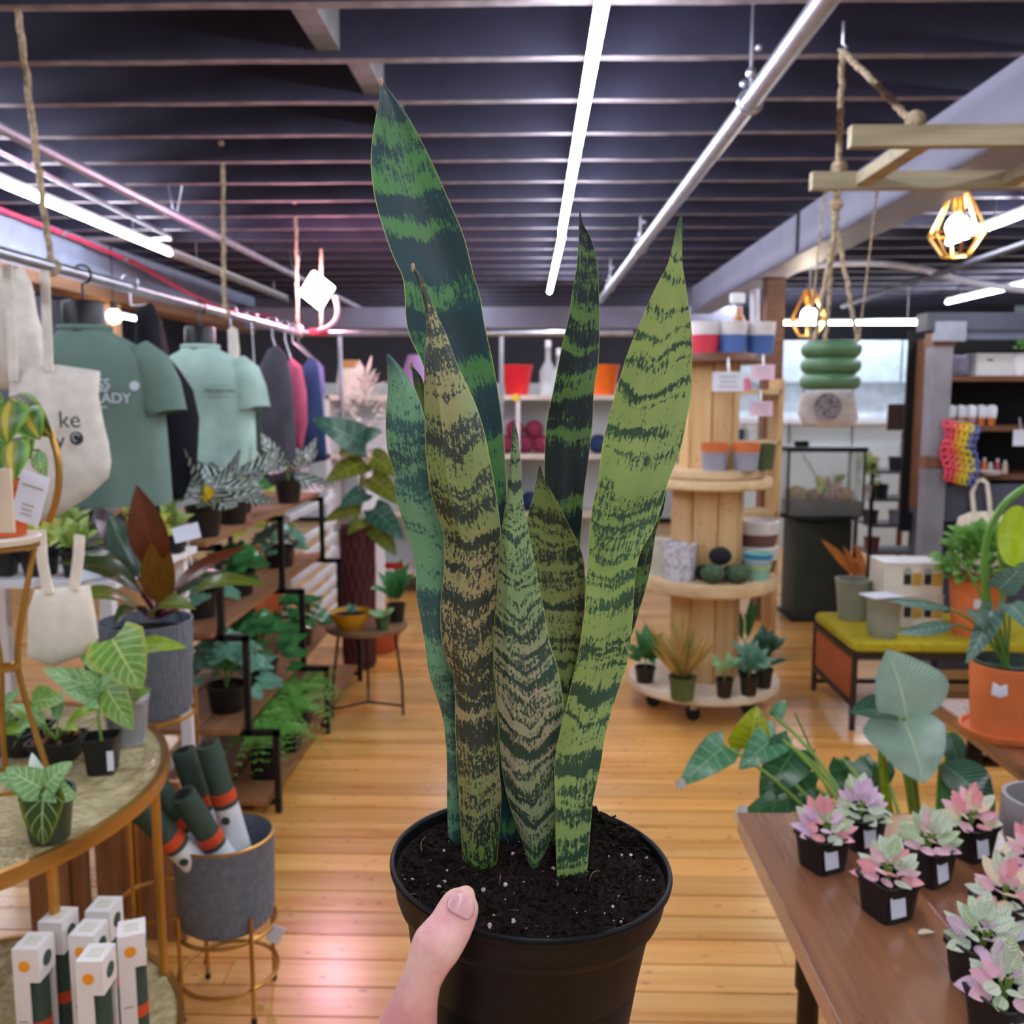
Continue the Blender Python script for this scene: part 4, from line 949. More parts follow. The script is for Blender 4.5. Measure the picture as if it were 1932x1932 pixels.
for ax, ay, bx, by, w_, m_ in ((60, 1325, 122, 1320, .075, lv_a), (20, 1400, 70, 1345, .05, lv_p), (0, 1350, 40, 1300, .05, lv_p), (10, 1370, -40, 1330, .06, lv_p), (10, 1375, 48, 1380, .04, lv_y)):
    A = b3 + V(0, 0, .01); a2 = at(ax, ay, b3.y - .03); MB().leaf(a2, at(bx, by, b3.y - .06), w_, 'heart', .008, (0, -1, .8), .12, 8, 4, heart=.1).build('leaf', m_, r3); stem(r3, bez(A, A.lerp(a2, .5) + V(0, 0, .02), a2, 5), .002, M_greenstem)
P = onz(74, 1598, zt); P.y += .035; r4 = thing('potted_anthurium', 'small anthurium in a dark green pot with one dark white-veined leaf hanging over the front', 'potted plant', P)
roundpot(r4, P, .043, .032, .085, mat('dark_green_plastic', '#263a2c', .4)); b4 = P + V(0, 0, .085); Yp = P.y - .045
for a, b2, w_, m_ in (((84, 1492, Yp), (82, 1594, Yp - .012), .082, lv_v), ((78, 1486, Yp), (12, 1448, Yp - .01), .06, lv_p), ((86, 1484, Yp), (136, 1437, Yp), .052, lv_p), ((92, 1486, Yp), (146, 1506, Yp + .01), .045, lv_p), ((74, 1482, Yp + .03), (-10, 1462, Yp), .05, lv_p), ((80, 1486, Yp + .01), (32, 1512, Yp), .04, lv_a), ((82, 1480, Yp + .05), (60, 1420, Yp + .06), .035, mat('white_spathe', '#d9e2d9', .5))):
    leaf_px(r4, a, b2, w_, m_, 'heart', .006, (0, -1, .5), .12, .14); stem(r4, bez(b4, b4 + V(0, -.01, .03), at(*a), 5), .0025, M_greenstem)

# prayer plant on a brass stand
P = onz(28, 1500, zt); SP = V(P.x, P.y, zt); zt2 = at(28, 1030, P.y).z
ps = thing('brass_plant_stand', 'slender hourglass brass wire plant stand standing on the glass table', 'plant stand', SP)
hh = zt2 - zt
for a in (10, 130, 250):
    pr_ = []
    for k in range(13):
        f = k / 12; rr = .018 + .05 * abs(2 * f - 1.05) ** 1.3; aa = R(a) + f * .6; pr_.append(SP + V(rr * math.cos(aa), rr * math.sin(aa), hh * f + .004))
    MB().tube(pr_, .0055, 8).build('leg', M_brass, ps)
for zz, rr in ((hh, .066), (hh * .52, .02), (.03, .066)): MB().tube([SP + V(rr * math.cos(a), rr * math.sin(a), zz) for a in [2 * math.pi * k / 30 for k in range(30)]], .005, 6, closed=True).build('ring', M_brass, ps)
MB().lathe([(0, hh + .006), (.07, hh + .006), (.074, hh + .016), (.07, hh + .02), (0, hh + .016)], SP, 30).build('tray', mat('cream_tray', '#e5dccb', .3), ps)  # tray in plain cream above the brass rings
pz = SP + V(.005, 0, hh + .0205)
pp = thing('prayer_plant', 'prayer plant with yellow-striped green leaves in an orange pot at upper left', 'potted plant', pz)
roundpot(pp, pz, .056, .045, .1, mat('orange_glaze', '#c4521f', .4))
Yp = pz.y - .07; tp = pz + V(0, 0, .1)
for a, b2, w_, m_ in (((20, 756, Yp), (14, 836, Yp - .03), .085, lv_pr), ((48, 770, Yp), (76, 830, Yp - .02), .062, lv_pr), ((24, 828, Yp - .02), (27, 908, Yp - .05), .075, lv_pr), ((58, 822, Yp), (58, 868, Yp - .02), .028, lv_pr), ((20, 748, Yp + .03), (100, 826, Yp + .0), .06, lv_pd), ((0, 740, Yp + .02), (-50, 800, Yp), .06, lv_pr), ((-10, 800, Yp), (-40, 880, Yp - .02), .06, lv_pr), ((75, 850, Yp + .03), (88, 900, Yp + .03), .03, lv_p)):
    leaf_px(pp, a, b2, w_, m_, 'ovate', .012, (0, -1, .35), .1); stem(pp, bez(tp, tp + V(0, -.02, .07), at(*a), 6), .0025, M_greenstem)
MB().tube(bez(at(92, 985, pz.y), at(130, 900, pz.y), at(94, 812, pz.y), 10), .006, 8).build('hoop', M_brass, pp)
P = at(57, 940, 1.5); tg = thing('price_card', 'white price card in front of the prayer plant pot', 'price card', P); rt_ = Matrix.Rotation(R(18), 3, 'Y')
MB().box(P, (.048, .0012, .085), rt_).build('card', M_tagw, tg)
for k, (z, w_) in enumerate(((.02, .036), (-.012, .02), (-.02, .018), (-.028, .02))): MB().box(P + rt_ @ V(0, -.0012, z), (w_, .0008, .003), rt_).build('print_line', mat('grey_print', '#a9a29c', .7), tg)
MB().tube([P + rt_ @ V(.005, 0, .04), at(66, 880, 1.52)], .001, 5).build('string', M_rope, tg)
P = at(8, 945, 1.47); t = thing('paper_sleeve', 'brown kraft paper tag at the left edge beside the white price card', 'paper tag', P); MB().rbox(P, (.03, .006, .105), .002).build('sheet', mat('kraft_paper', '#cbb9a2', .8), t); MB().tube([P + V(0, 0, .05), at(12, 880, 1.5)], .001, 5).build('string', M_rope, t)
# ================================================================== STEPPED PLANT RACK AND ITS PLANTS (left of the aisle)
M_pine = woodmat('spool_pine', '#c79c64', '#e0bd8a', axis=2, rough=.6, knots=.6, rnd=.1)
M_pineh = woodmat('spool_disc_pine', '#c4a272', '#dcc29a', axis=0, rough=.6, knots=.3, rnd=.05)
rk = thing('stepped_plant_rack', 'black metal stepped plant rack with wooden boards along the left of the aisle', 'plant rack', (-1.25, 4.0, 0))
for Y in (3.2, 4.0, 4.78):
    pl = [(-.93, 0), (-.93, .30), (-1.03, .30), (-1.03, .65), (-1.115, .65), (-1.115, .975), (-1.6, .975), (-1.6, 0)]
    m = MB()
    for (xa, za), (xb, zb_) in zip(pl, pl[1:]):
        m.box(((xa + xb) / 2, Y, (za + zb_) / 2), (abs(xb - xa) + .022, .022, abs(zb_ - za) + .022))
    m.box((-1.27, Y, .30), (.66, .018, .018)); m.box((-1.32, Y, .65), (.56, .018, .018)); m.box((-1.27, Y, .04), (.66, .018, .018)); m.build('end_frame', M_black, rk, smooth=False)
for z, xa, xb in ((.06, -1.5, -.945), (.32, -1.5, -1.045), (.67, -1.55, -1.125), (.995, -1.6, -1.13)):
    for k in range(3):
        wdt = (xb - xa) / 3; MB().box((xa + wdt * (k + .5), 3.99, z), (wdt - .012, 1.7, .018)).build('board', woodmat('rack_board', '#7a4e30', '#9c6c46', axis=1, rough=.6), rk, smooth=False)
lv_z = leafmat('zebra_leaf', '#213c32', '#dfe9e0', .07, 6, .4, .9, rough=.35, var=.1); lv_f = leafmat('fern_green', '#6fae4c', None, rough=.5); lv_pep = leafmat('glossy_green', '#44814a', '#5d9a5a', .05, rough=.2)
lv_sage = leafmat('glossy_bluegreen', '#6fa08a', '#8fb8a0', .05, rough=.2)
M_yel = mat('yellow_flower', '#d8b812', .6, var=.1)
def zebra(label, P, n, s):
    t = thing('zebra_plant', label, 'potted plant', P); roundpot(t, Vector(P), .065, .05, .11, M_blackpl); T = Vector(P) + V(0, 0, .13)
    stem(t, [T - V(0, 0, .03), T + V(0, 0, .06)], .008, M_greenstem)
    me = unitleaf('ovate', lv_z, .46, -.14, .15, rows=9)
    for k in range(n):
        a = 2.4 * k + .4; e = R(random.choice((-12, 8, 28, 50))); d = V(math.cos(a) * math.cos(e), math.sin(a) * math.cos(e), math.sin(e)); put_leaf(t, me, T + V(0, 0, .05 * random.random()) + d * .03, d, s * random.uniform(.85, 1.15), V(0, -.6, 1))
    return t, T
z1, T1 = zebra('zebra plant with white-striped leaves and a yellow flower nearest the philodendron', (-1.19, 3.28, 1.005), 12, .19)
z2, T2 = zebra('zebra plant with two yellow flower spikes behind the first', (-1.2, 3.62, 1.005), 12, .19)
z3, T3 = zebra('tall zebra plant at the far end of the stepped rack', (-1.17, 4.35, 1.005), 11, .22)
def yflower(root, p, s):
    mb = MB()
    for k in range(16):
        a = 2.4 * k; z = k / 16 * s * 1.6; mb.leaf(p + V(0, 0, z), p + V(math.cos(a) * s * (1 - k / 22), math.sin(a) * s * (1 - k / 22), z + s * .7), s * .6, 'ovate', 0, (0, -.5, 1), .2, 4, 2)
    mb.build('flower', M_yel, root)
for rt_, tt_, pt_, s_ in ((z1, T1, (395, 955, 3.14), .034), (z2, T2, (438, 938, 3.46), .032), (z2, T2, (460, 930, 3.5), .028)):
    fp_ = at(*pt_); stem(rt_, bez(tt_, V(tt_.x, tt_.y, fp_.z), fp_, 6), .003, M_greenstem); yflower(rt_, fp_, s_)
def pep(label, P, m, rx, rz, n, s):
    t = thing('bushy_houseplant', label, 'potted plant', P); roundpot(t, Vector(P), .075, .06, .1, M_blackpl)
    me = unitleaf('heart', m, .85, -.1, .1, .18, rows=8); 
    for k in range(n):
        a = random.uniform(0, 6.28); e = random.uniform(.05, 1.4); o = V(math.cos(a) * math.cos(e) * rx, math.sin(a) * math.cos(e) * rx, math.sin(e) * rz + .07); d = V(math.cos(a), math.sin(a) - .3, random.uniform(-.8, .2)).normalized()
        put_leaf(t, me, Vector(P) + o - d * s * .3, d, s * random.uniform(.7, 1.2), V(math.cos(a) * .5, math.sin(a) * .5 - .6, 1))
    for k in range(6): a = k; stem(t, bez(Vector(P) + V(0, 0, .085), Vector(P) + V(0, 0, .12), Vector(P) + V(math.cos(a) * rx * .6, math.sin(a) * rx * .6, rz * .8 + .06), 5), .003, M_greenstem)
    return t
pep('glossy round-leaved plant on the middle board of the rack, nearest', (-1.16, 3.36, .33), lv_sage, .15, .22, 70, .08)
pep('glossy dark green plant on the middle board of the rack, second', (-1.13, 3.68, .33), lv_pep, .15, .22, 70, .09)
pep('pale green plant on the second highest board of the rack, nearest', (-1.27, 3.4, .68), lv_sage, .12, .13, 40, .075)
pep('dark green plant on the second highest board of the rack, middle', (-1.25, 3.8, .68), lv_pep, .12, .13, 40, .08)
pep('pale green plant on the second highest board of the rack, farthest', (-1.25, 4.45, .68), lv_sage, .12, .13, 36, .08)
pep('leafy plant on the top board between the zebra plants', (-1.3, 3.98, 1.005), lv_pep, .12, .14, 34, .09)
pep('glossy green plant on the middle board of the rack, farthest', (-1.13, 4.3, .33), lv_pep, .13, .17, 45, .085)
for lb, P in (('feathery green fern on the lowest board of the rack, nearest', (-1.02, 3.36, .07)), ('feathery green fern on the lowest board of the rack, middle', (-1.01, 3.64, .07)), ('feathery green fern on the lowest board of the rack, farthest', (-1.04, 3.92, .07))):
    t = thing('potted_fern', lb, 'potted plant', P); squarepot(t, Vector(P), .055, .045, .09); mb = MB(); P = Vector(P)
    for k in range(52):
        a = random.uniform(0, 6.28); L = random.uniform(.17, .28); tip = P + V(math.cos(a) * L * .9, math.sin(a) * L * .9, random.uniform(.05, .22)); pts = bez(P + V(0, 0, .085), P + V(math.cos(a) * L * .4, math.sin(a) * L * .4, .26), tip, 10)
        for i in range(2, 11):
            dd = (pts[i] - pts[i - 1]).normalized(); sd = dd.cross(V(0, 0, 1)).normalized(); s = .042 * (1.15 - i / 12)
            for sg in (-1, 1): mb.leaf(pts[i], pts[i] + (sd * sg + dd * .5).normalized() * s, s * .42, 'lance', 0, (0, -.3, 1), .1, 2, 2)
    mb.build('fronds', lv_f, t, kind='stuff')

# ------------------------------------------------------------------ white slatted bench with small pots, and slat panel
wb_ = thing('slatted_bench', 'white slatted display bench full of small potted plants at left', 'bench', (-1.5, 2.85, 0))
for k in range(6): MB().box((-1.78 + k * .115, 2.8, .985), (.095, .62, .02)).build('slat', M_white, wb_, smooth=False)
for x in (-1.82, -1.2):
    for Y in (2.53, 3.07): MB().box((x, Y, .487), (.035, .035, .975)).build('leg', M_white, wb_, smooth=False)
for z in (.27, .15, .05): MB().box((-1.235, 2.8, z), (.018, .56, .03)).build('rail', mat('silver_rail', '#b7bcc2', .35, .6), wb_, smooth=False)
lv_s1 = leafmat('succulent_lime', '#c3c95a', None, rough=.45, tl=0); lv_s2 = leafmat('succulent_green', '#8fa852', None, rough=.45, tl=0); lv_s3 = leafmat('succulent_mauve', '#8f7f86', None, rough=.45, tl=0)
n = 0
rows_ = ('front', 'middle', 'rear'); kinds = (('lime', lv_s1), ('green', lv_s2), ('mauve', lv_s3))
for j in range(3):
    for i in range(6):
        P = V(-1.75 + i * .112 + .012 * (j % 2), 2.58 + j * .2, .995); kn_, m_ = kinds[(i + j) % 3]
        t = thing('potted_succulent', '%s succulent in black pot, %s row, %s from left on slatted bench' % (kn_, rows_[j], ('first', 'second', 'third', 'fourth', 'fifth', 'sixth')[i]), 'potted plant', P, 'small pots on the slatted bench')
        squarepot(t, P, .042, .034, .075, rot=random.uniform(-.2, .2)); rosette(t, P + V(0, 0, .068), 18, .085, [unitleaf('ovate', m_, .5, .12, .25, rows=4)], (5, 80), .15)
for px, py, lb in ((238, 1040, 'white plant card among the small pots behind the philodendron'), (172, 1078, 'small white plant card at left among the small pots'), (352, 1005, 'white plant card beside the zebra plant')):
    P = at(px, py, 2.5); t = thing('plant_card', lb, 'plant card', P); MB().box(P, (.07, .0015, .045), Euler((R(-25), R(-12), R(20))).to_matrix()).build('card', M_tagw, t); MB().tube([P, V(P.x, P.y + .04, .99)], .002, 5).build('stake', M_white, t)
sl = thing('slat_panel', 'white horizontal slat panel beside the aisle beyond the plant rack', 'slat rack', (-1.31, 5.4, 0))
for z in (.13, .225, .32, .415, .51, .605, .70, .86, .95): MB().box((-1.31, 5.42, z), (.02, 1.16, .034)).build('slat', M_white, sl, smooth=False)
for Y in (4.85, 5.98): MB().box((-1.335, Y, .5), (.03, .03, 1.0)).build('upright', M_white, sl, smooth=False)
lo = thing('lime_shrub', 'lime green leafy plant in an orange pot behind the white slat panel', 'potted plant', (-1.6, 5.3, 0)); roundpot(lo, V(-1.6, 5.3, 0), .16, .12, .62, M_terra); foliage(lo, V(-1.6, 5.3, .72), .18, .18, .25, 90, .1, leafmat('lime_foliage', '#a2b82c', None))

# ------------------------------------------------------------------ small round table in the aisle
ST = V(at(692, 1185, 4.3).x, 4.3, 0); zs_ = .43
st_ = thing('small_round_table', 'small round table with thin dark wire legs in the aisle', 'table', ST)
MB().lathe([(0, zs_ - .022), (.19, zs_ - .022), (.195, zs_ - .01), (.193, zs_), (0, zs_)], ST, 44).build('table_top', woodmat('table_top_wood', '#6f5138', '#8d6c4e', axis=0), st_)
for a in (-20, 100, 220):
    ca, sa = math.cos(R(a)), math.sin(R(a)); MB().tube([ST + V(.15 * ca, .15 * sa, zs_ - .02), ST + V(.185 * ca, .185 * sa, .16), ST + V(.19 * ca, .19 * sa, .006)], .0065, 6).build('leg', M_black, st_)
    MB().tube([ST + V(.19 * ca, .19 * sa, .05), ST + V(0, 0, .045)], .006, 6).build('stretcher', M_black, st_)
P = V(at(662, 1187, 4.22).x, 4.22, zs_); t = thing('yellow_bowl', 'mustard yellow bowl on the small round table', 'bowl', P); MB().lathe([(0, 0), (.055, 0), (.06, .006), (.095, .06), (.102, .08), (.098, .08), (.09, .06), (.05, .015), (0, .012)], P, 32).build('bowl_body', mat('mustard_glaze', '#c68f14', .35, var=.1), t); MB().lathe([(0, .06), (.09, .06)], P, 20, cap=False).build('soil', M_soil, t)
rosette(t, P + V(0, 0, .065), 10, .05, [unitleaf('lance', lv_sage, .3)], (30, 80), .1)
P = V(at(722, 1192, 4.2).x, 4.2, zs_); t = thing('potted_seedling', 'tiny pale seedling in a small green pot on the round table', 'potted plant', P); roundpot(t, P, .034, .027, .055, mat('olive_plastic', '#3f5a30', .5)); rosette(t, P + V(0, 0, .05), 7, .06, [unitleaf('ovate', lv_p, .6)], (10, 60), .2)
P = V(at(748, 1175, 4.36).x, 4.36, zs_); t = thing('potted_anthurium', 'dark leafy plant with small red blooms in a black pot on the round table', 'potted plant', P); roundpot(t, P, .045, .036, .085, M_blackpl); rosette(t, P + V(0, 0, .08), 16, .17, [unitleaf('lance', lv_pep, .3)], (30, 85), .2)
for k in range(4): MB().leaf(P + V(.02 * k - .03, -.03, .26), P + V(.02 * k - .03, -.05, .3), .03, 'ovate', 0, (0, -1, .3)).build('bloom', mat('red_bloom', '#c22b35', .4), t)
P = V(at(705, 1230, 5.4).x, 5.4, 0); t = thing('terracotta_bowl', 'wide low terracotta bowl on the floor behind the small round table', 'bowl', P); MB().lathe([(0, 0), (.13, 0), (.135, .01), (.17, .12), (.175, .13), (.165, .13), (.12, .03), (0, .025)], P, 36).build('bowl_body', mat('red_terracotta', '#b5532f', .6), t); MB().lathe([(0, .105), (.155, .105)], P, 20, cap=False).build('soil', M_soil, t)
# tall plant in a lattice planter
P = V(at(676, 1100, 5.05).x, 5.05, 0); t = thing('tall_leafy_plant', 'tall plant with broad dark and olive leaves in a maroon lattice planter', 'potted plant', P)
MB().lathe([(0, 0), (.085, 0), (.092, .8), (.086, .8), (.08, .7), (0, .7)], P, 30).build('planter', mat('maroon_weave', '#4a2024', .7, var=.2, scale=60), t)
m = MB()
for k in range(14):
    for sg in (1, -1): m.tube([P + V((.088 + .006 * f) * math.cos(2 * math.pi * k / 14 + sg * f * 2.2), (.088 + .006 * f) * math.sin(2 * math.pi * k / 14 + sg * f * 2.2), .02 + .76 * f) for f in [i / 10 for i in range(11)]], .006, 5)
m.build('lattice', mat('maroon_cane', '#5d2a2c', .6), t)
lv_br = leafmat('broad_dark', '#2f5a48', '#6f9a84', .04, 6, .1, rough=.3); lv_ol = leafmat('broad_olive', '#5f6a1c', '#9aa040', .05, 6, .1, rough=.35)
b5 = P + V(0, 0, .72)
for a, b2, w_, m_ in (((690, 840), (588, 790), .2, lv_br), ((690, 830), (722, 815), .12, lv_br), ((672, 850), (640, 860), .14, lv_ol), ((690, 870), (612, 912), .15, lv_ol), ((700, 860), (752, 900), .13, lv_ol), ((700, 900), (760, 955), .14, lv_ol), ((690, 930), (640, 960), .12, lv_br), ((705, 960), (762, 1020), .15, lv_br), ((690, 980), (655, 1010), .1, lv_ol), ((705, 990), (748, 1050), .13, lv_ol), ((672, 960), (610, 985), .1, lv_ol)):
    A, B = at(*a, 5.02), at(*b2, 4.92); MB().leaf(A, B, w_ * 1.06, 'heart', .02, (0, -1, .6), .12, 9, 6, heart=.12).build('leaf', m_, t); stem(t, bez(b5, V(b5.x, b5.y, (b5.z + A.z) / 2), A, 6), .005, M_greenstem)
P = V(at(690, 860, 6.1).x, 6.1, 0); t = thing('dried_bouquet', 'tall white vase of pale dried stems behind the broad-leaved plant', 'dried flowers', P); MB().lathe([(0, 0), (.1, 0), (.13, .3), (.09, .75), (.07, .95), (.08, 1.0), (.07, 1.0), (.06, .9), (0, .88)], P, 30).build('vase', M_white, t); foliage(t, P + V(0, 0, 1.2), .17, .17, .5, 150, .13, mat('dried_white', '#cfcabc', .9), 'lance', .16, 'dried_stems')

# ================================================================== BACK SHELVES
bs = thing('white_shelf_unit', 'white open shelf unit across the back of the shop with pots and yarn', 'shelf unit', (-.4, 7.15, 0))
for z in (1.50, 1.06, .62, .16): MB().box((-.42, 7.15, z), (2.3, .4, .035)).build('shelf', mat('cream_shelf', '#d8cfc2', .5), bs, smooth=False)
for x in (-1.56, -.82, -.13, .73): MB().box((x, 7.15, .76), (.03, .4, 1.52)).build('upright', M_white, bs, smooth=False)
MB().box((-.42, 7.36, .76), (2.3, .02, 1.52)).build('back_panel', M_pale, bs, smooth=False)
def simple_pot(label, px, zb_, Y, rt, rb, h, m, name='plant_pot', cat='pot', grp=None):
    P = V(at(px, 700, Y).x, Y, zb_); t = thing(name, label, cat, P, grp); roundpot(t, P, rt, rb, h, m, 'pot_body', soil=False); return t, P
simple_pot('bright red plastic pot on top of the back shelf', 975, 1.518, 7.1, .122, .085, .225, mat('red_plastic', '#e0202c', .4))
simple_pot('bright orange plastic pot on top of the back shelf', 1139, 1.518, 7.1, .12, .085, .225, mat('orange_plastic', '#ea6a12', .4))
M_gl = glassmat('clear_glass', '#e8f2f4', .4, .05)
for px, h, r, lb in ((1034, .36, .065, 'tall clear glass bottle beside the red pot'), (1054, .30, .05, 'smaller clear glass bottle behind the dark snake plant leaf')):
    P = V(at(px, 700, 7.15).x, 7.15, 1.518); t = thing('glass_bottle', lb, 'bottle', P); MB().lathe([(0, 0), (r, 0), (r, h * .5), (r * .35, h * .72), (r * .32, h * .97), (r * .42, h)], P, 24).build('glass', M_gl, t); MB().lathe([(r * .2, h), (r * .36, h), (r * .36, h + .05), (0, h + .055)], P, 14).build('stopper', M_white, t)
def yarnball(label, px, zb_, Y, r, m):
    P = V(at(px, 700, Y).x, Y, zb_ + r); t = thing('yarn_ball', label, 'yarn ball', P, 'yarn on the back shelves'); MB().ball(P, r * .97, 18, 12).build('ball_core', m, t); mb = MB()
    for k in range(9):
        ax = Euler((random.uniform(0, 6), random.uniform(0, 6), 0)).to_matrix(); mb.tube([P + ax @ V(r * math.cos(a), r * math.sin(a), r * .12 * math.sin(3 * a)) for a in [2 * math.pi * i / 26 for i in range(26)]], r * .07, 5, closed=True)
    mb.build('strands', m, t)
M_y1 = mat('raspberry_wool', '#8f3350', .95, var=.2, scale=40); M_y2 = mat('navy_wool', '#2a3a66', .95, var=.2, scale=40)
for px, k, lb in ((953, 0, 'raspberry yarn ball, left end of the lower back shelf row'), (990, 0, 'raspberry yarn ball left of the dark snake leaf, bottom row'), (1024, 0, 'raspberry yarn ball nearest the dark snake leaf, bottom row'), (972, 1, 'raspberry yarn ball stacked above the left pair'), (1008, 1, 'raspberry yarn ball stacked above the right pair')): yarnball(lb, px, 1.078 + k * .112, 7.1, .068, M_y1)
for px, k, lb in ((1130, 0, 'navy yarn ball right of the dark snake leaf'), (1000, -1, 'navy yarn ball on the lowest visible shelf behind the pointed leaf'), (1036, -1, 'second navy yarn ball on the lowest visible shelf')): yarnball(lb, px, 1.078 if k == 0 else .638, 7.1, .07, M_y2)
q = V(at(973, 757, 6.9).x, 6.94, 1.5); t = thing('yellow_sticker', 'round yellow sticker on the edge of the back shelf', 'sticker', q); MB().lathe([(0, 0), (.028, 0), (.028, .003), (0, .003)], q, 18, Matrix.Rotation(R(90), 3, 'X')).build('disc', mat('yellow_paper', '#f0d23a', .6), t)
P = V(at(660, 720, 7.1).x, 7.1, 1.518); t = thing('cream_jar', 'cream jar with tan lid on the back shelf at left', 'jar', P); MB().lathe([(0, 0), (.09, 0), (.1, .1), (.085, .2), (0, .2)], P, 24).build('jar_body', M_canvas2, t); MB().lathe([(0, .2), (.08, .2), (.08, .26), (0, .265)], P, 24).build('lid', mat('tan_lid', '#b98a55', .6), t)
P = V(at(783, 740, 7.05).x, 7.05, 1.518); t = thing('lilac_cone', 'lilac paper cone standing on the back shelf behind the leaves', 'paper cone', P); MB().lathe([(.14, 0), (.05, .3), (.046, .3), (.136, 0)], P, 28, cap=False).build('shade', mat('lilac_paper', '#9a78a8', .7), t); MB().lathe([(0, 0), (.12, 0), (.12, .012), (0, .012)], P, 20).build('shade_base', M_white, t)

# ================================================================== CABLE SPOOL DISPLAY
SX = V(.826, 4.45, 0)
sp = thing('spool_display', 'tiered display made of stacked wooden cable spools', 'display stand', SX)
def disc(z0, z1, r, m): MB().lathe([(0, z0), (r - .008, z0), (r, z0 + .008), (r, z1 - .008), (r - .006, z1), (0, z1)], SX, 56).build('disc', m, sp)
disc(.105, .15, .365, mat('whitewashed_disc', '#d5c6ae', .6, var=.08, scale=6)); disc(.595, .66, .335, M_pineh); disc(1.08, 1.125, .30, M_pineh); disc(1.127, 1.17, .27, M_pineh); disc(1.655, 1.70, .235, M_brownwood)
for z0, z1, r, n in ((.15, .595, .148, 9), (.66, 1.08, .152, 9), (1.17, 1.655, .118, 8)):
    for k in range(n):
        a = 2 * math.pi * k / n + .3; p = SX + V(r * math.cos(a), r * math.sin(a), (z0 + z1) / 2); MB().box(p, (.024, 2 * r * math.tan(math.pi / n) * .97, z1 - z0), Matrix.Rotation(a, 3, 'Z')).build('stave', M_pine, sp, smooth=False)
for a in (250, 320, 10, 130, 190): 
    p = SX + V(.25 * math.cos(R(a)), .25 * math.sin(R(a)), .035); MB().lathe([(0, -.012), (.034, -.012), (.034, .012), (0, .012)], p, 18, Matrix.Rotation(R(90), 3, 'X')).build('caster', M_black, sp); MB().box(p + V(0, 0, .045), (.03, .04, .05)).build('caster_fork', M_galv, sp)
def onspool(px, py, z): return onz(px, py, z)
# bottom disc
P = onz(1287, 1318, .15); t = thing('grassy_plant', 'spiky grass-like plant in a green pot on the lowest spool disc', 'potted plant', P); roundpot(t, P, .062, .05, .105, mat('green_plastic_pot', '#4a5f35', .5))
lv_gr = leafmat('grass_green', '#8f9a30', None); lv_gb = leafmat('grass_bronze', '#a98a4a', None); lv_gd = leafmat('grass_dark', '#5a7030', None)
for k in range(34):
    a = random.uniform(0, 6.28); e = random.uniform(.75, 1.5); L = random.uniform(.2, .34); d = V(math.cos(a) * math.cos(e) - .12, math.sin(a) * math.cos(e), math.sin(e)); put_leaf(t, unitleaf('lance', random.choice((lv_gr, lv_gb, lv_gb, lv_gd)), .06, .03), P + V(0, 0, .09), d, L, V(random.uniform(-1, 1), -1, .2))
def smallplant(label, px, py, z, s, lm, n, L, w, el=(20, 85), shape='ovate', h=.09, pm=None, name='potted_houseplant'):
    P = onz(px, py, z); t = thing(name, label, 'potted plant', P); roundpot(t, P, s, s * .78, h, pm or M_blackpl); stem(t, [P + V(0, 0, h * .8), P + V(0, 0, h + L * .5)], .004, M_greenstem); rosette(t, P + V(0, 0, h), n, L, [unitleaf(shape, lm, w, .1)], el, .25, L * .5); return t
smallplant('tiny seedling in a small black pot on the lowest spool disc', 1366, 1314, .15, .04, lv_p, 5, .09, .4, (30, 85), h=.085)
smallplant('blue-green upright plant in a black pot at right on the lowest spool disc', 1412, 1310, .15, .043, lv_sage, 22, .11, .4, (10, 85))
smallplant('blue-green plant in a black pot at the far right of the lowest spool disc', 1440, 1296, .15, .043, lv_br, 18, .12, .4, (20, 88))
smallplant('dark leafy plant in a black pot at left on the lowest spool disc', 1217, 1286, .15, .05, lv_pep, 20, .12, .4, (5, 75), h=.075)
smallplant('thin dark twiggy plant standing behind the blue-green plants on the spool', 1405, 1270, .15, .04, lv_pep, 10, .17, .18, (40, 85), 'lance')
# second disc
def cyl(label, px, py, z, r, h, m, name='plant_pot', rt=None, cat='pot'):
    P = V(at(px, 1000, py).x, py, z); t = thing(name, label, cat, P); MB().lathe(potprof(rt or r, r, h, .004, .005), P, 30).build('pot_body', m, t); return t, P
cyl('plain ivory pot at the left of the second spool disc', 1246, 4.4, .66, .062, .17, mat('ivory_glaze', '#cfcdbd', .4))
t = NT('speckle_white'); po = t.n('TexCoord').outputs['Object']; nz = t.noise(po, 45, 5, .7); t.set(Base_Color=t.mix(t.rng(nz, .45, .6), C('#d9dae2'), C('#9a9cab')), Roughness=.5); t.bump(nz, .5, .005)
cyl('white crackle-textured pot on the second spool disc', 1283, 4.27, .66, .074, .165, t.m, rt=.078)
M_blk = mat('black_wool', '#16161c', .95, var=.3, scale=60, bump=.8, bscale=90); M_gw = mat('green_wool', '#41573f', .95, var=.2, scale=60, bump=.8, bscale=90)
def pom(label, px, py, z, r, m, lift=0.0, sq=(1, 1, .85)):
    P = V(at(px, 1000, py).x, py, z); c = P + V(0, 0, r * sq[2] + lift); t = thing('crochet_ball', label, 'crochet ball', c, 'crocheted balls on the spool'); mb = MB().lathe([(max(1e-4, math.sin(math.pi * i / 12)) * r * (1 + .0 * i), -math.cos(math.pi * i / 12) * r * sq[2]) for i in range(13)], c, 40, cap=False, wob=lambda a, z_: .05 * abs(math.sin(6 * a))); mb.build('ball', m, t)
pom('black crocheted ball at left of the spool pile', 1331, 4.255, .66, .042, M_blk); pom('black crocheted ball at right of the spool pile', 1381, 4.258, .66, .04, M_blk); pom('black crocheted ball on top of the pile', 1360, 4.225, .66, .05, M_blk, .075)
pom('dark green crocheted dome, left of the pair', 1347, 4.172, .66, .053, M_gw); pom('dark green crocheted dome, right of the pair', 1395, 4.178, .66, .053, M_gw)
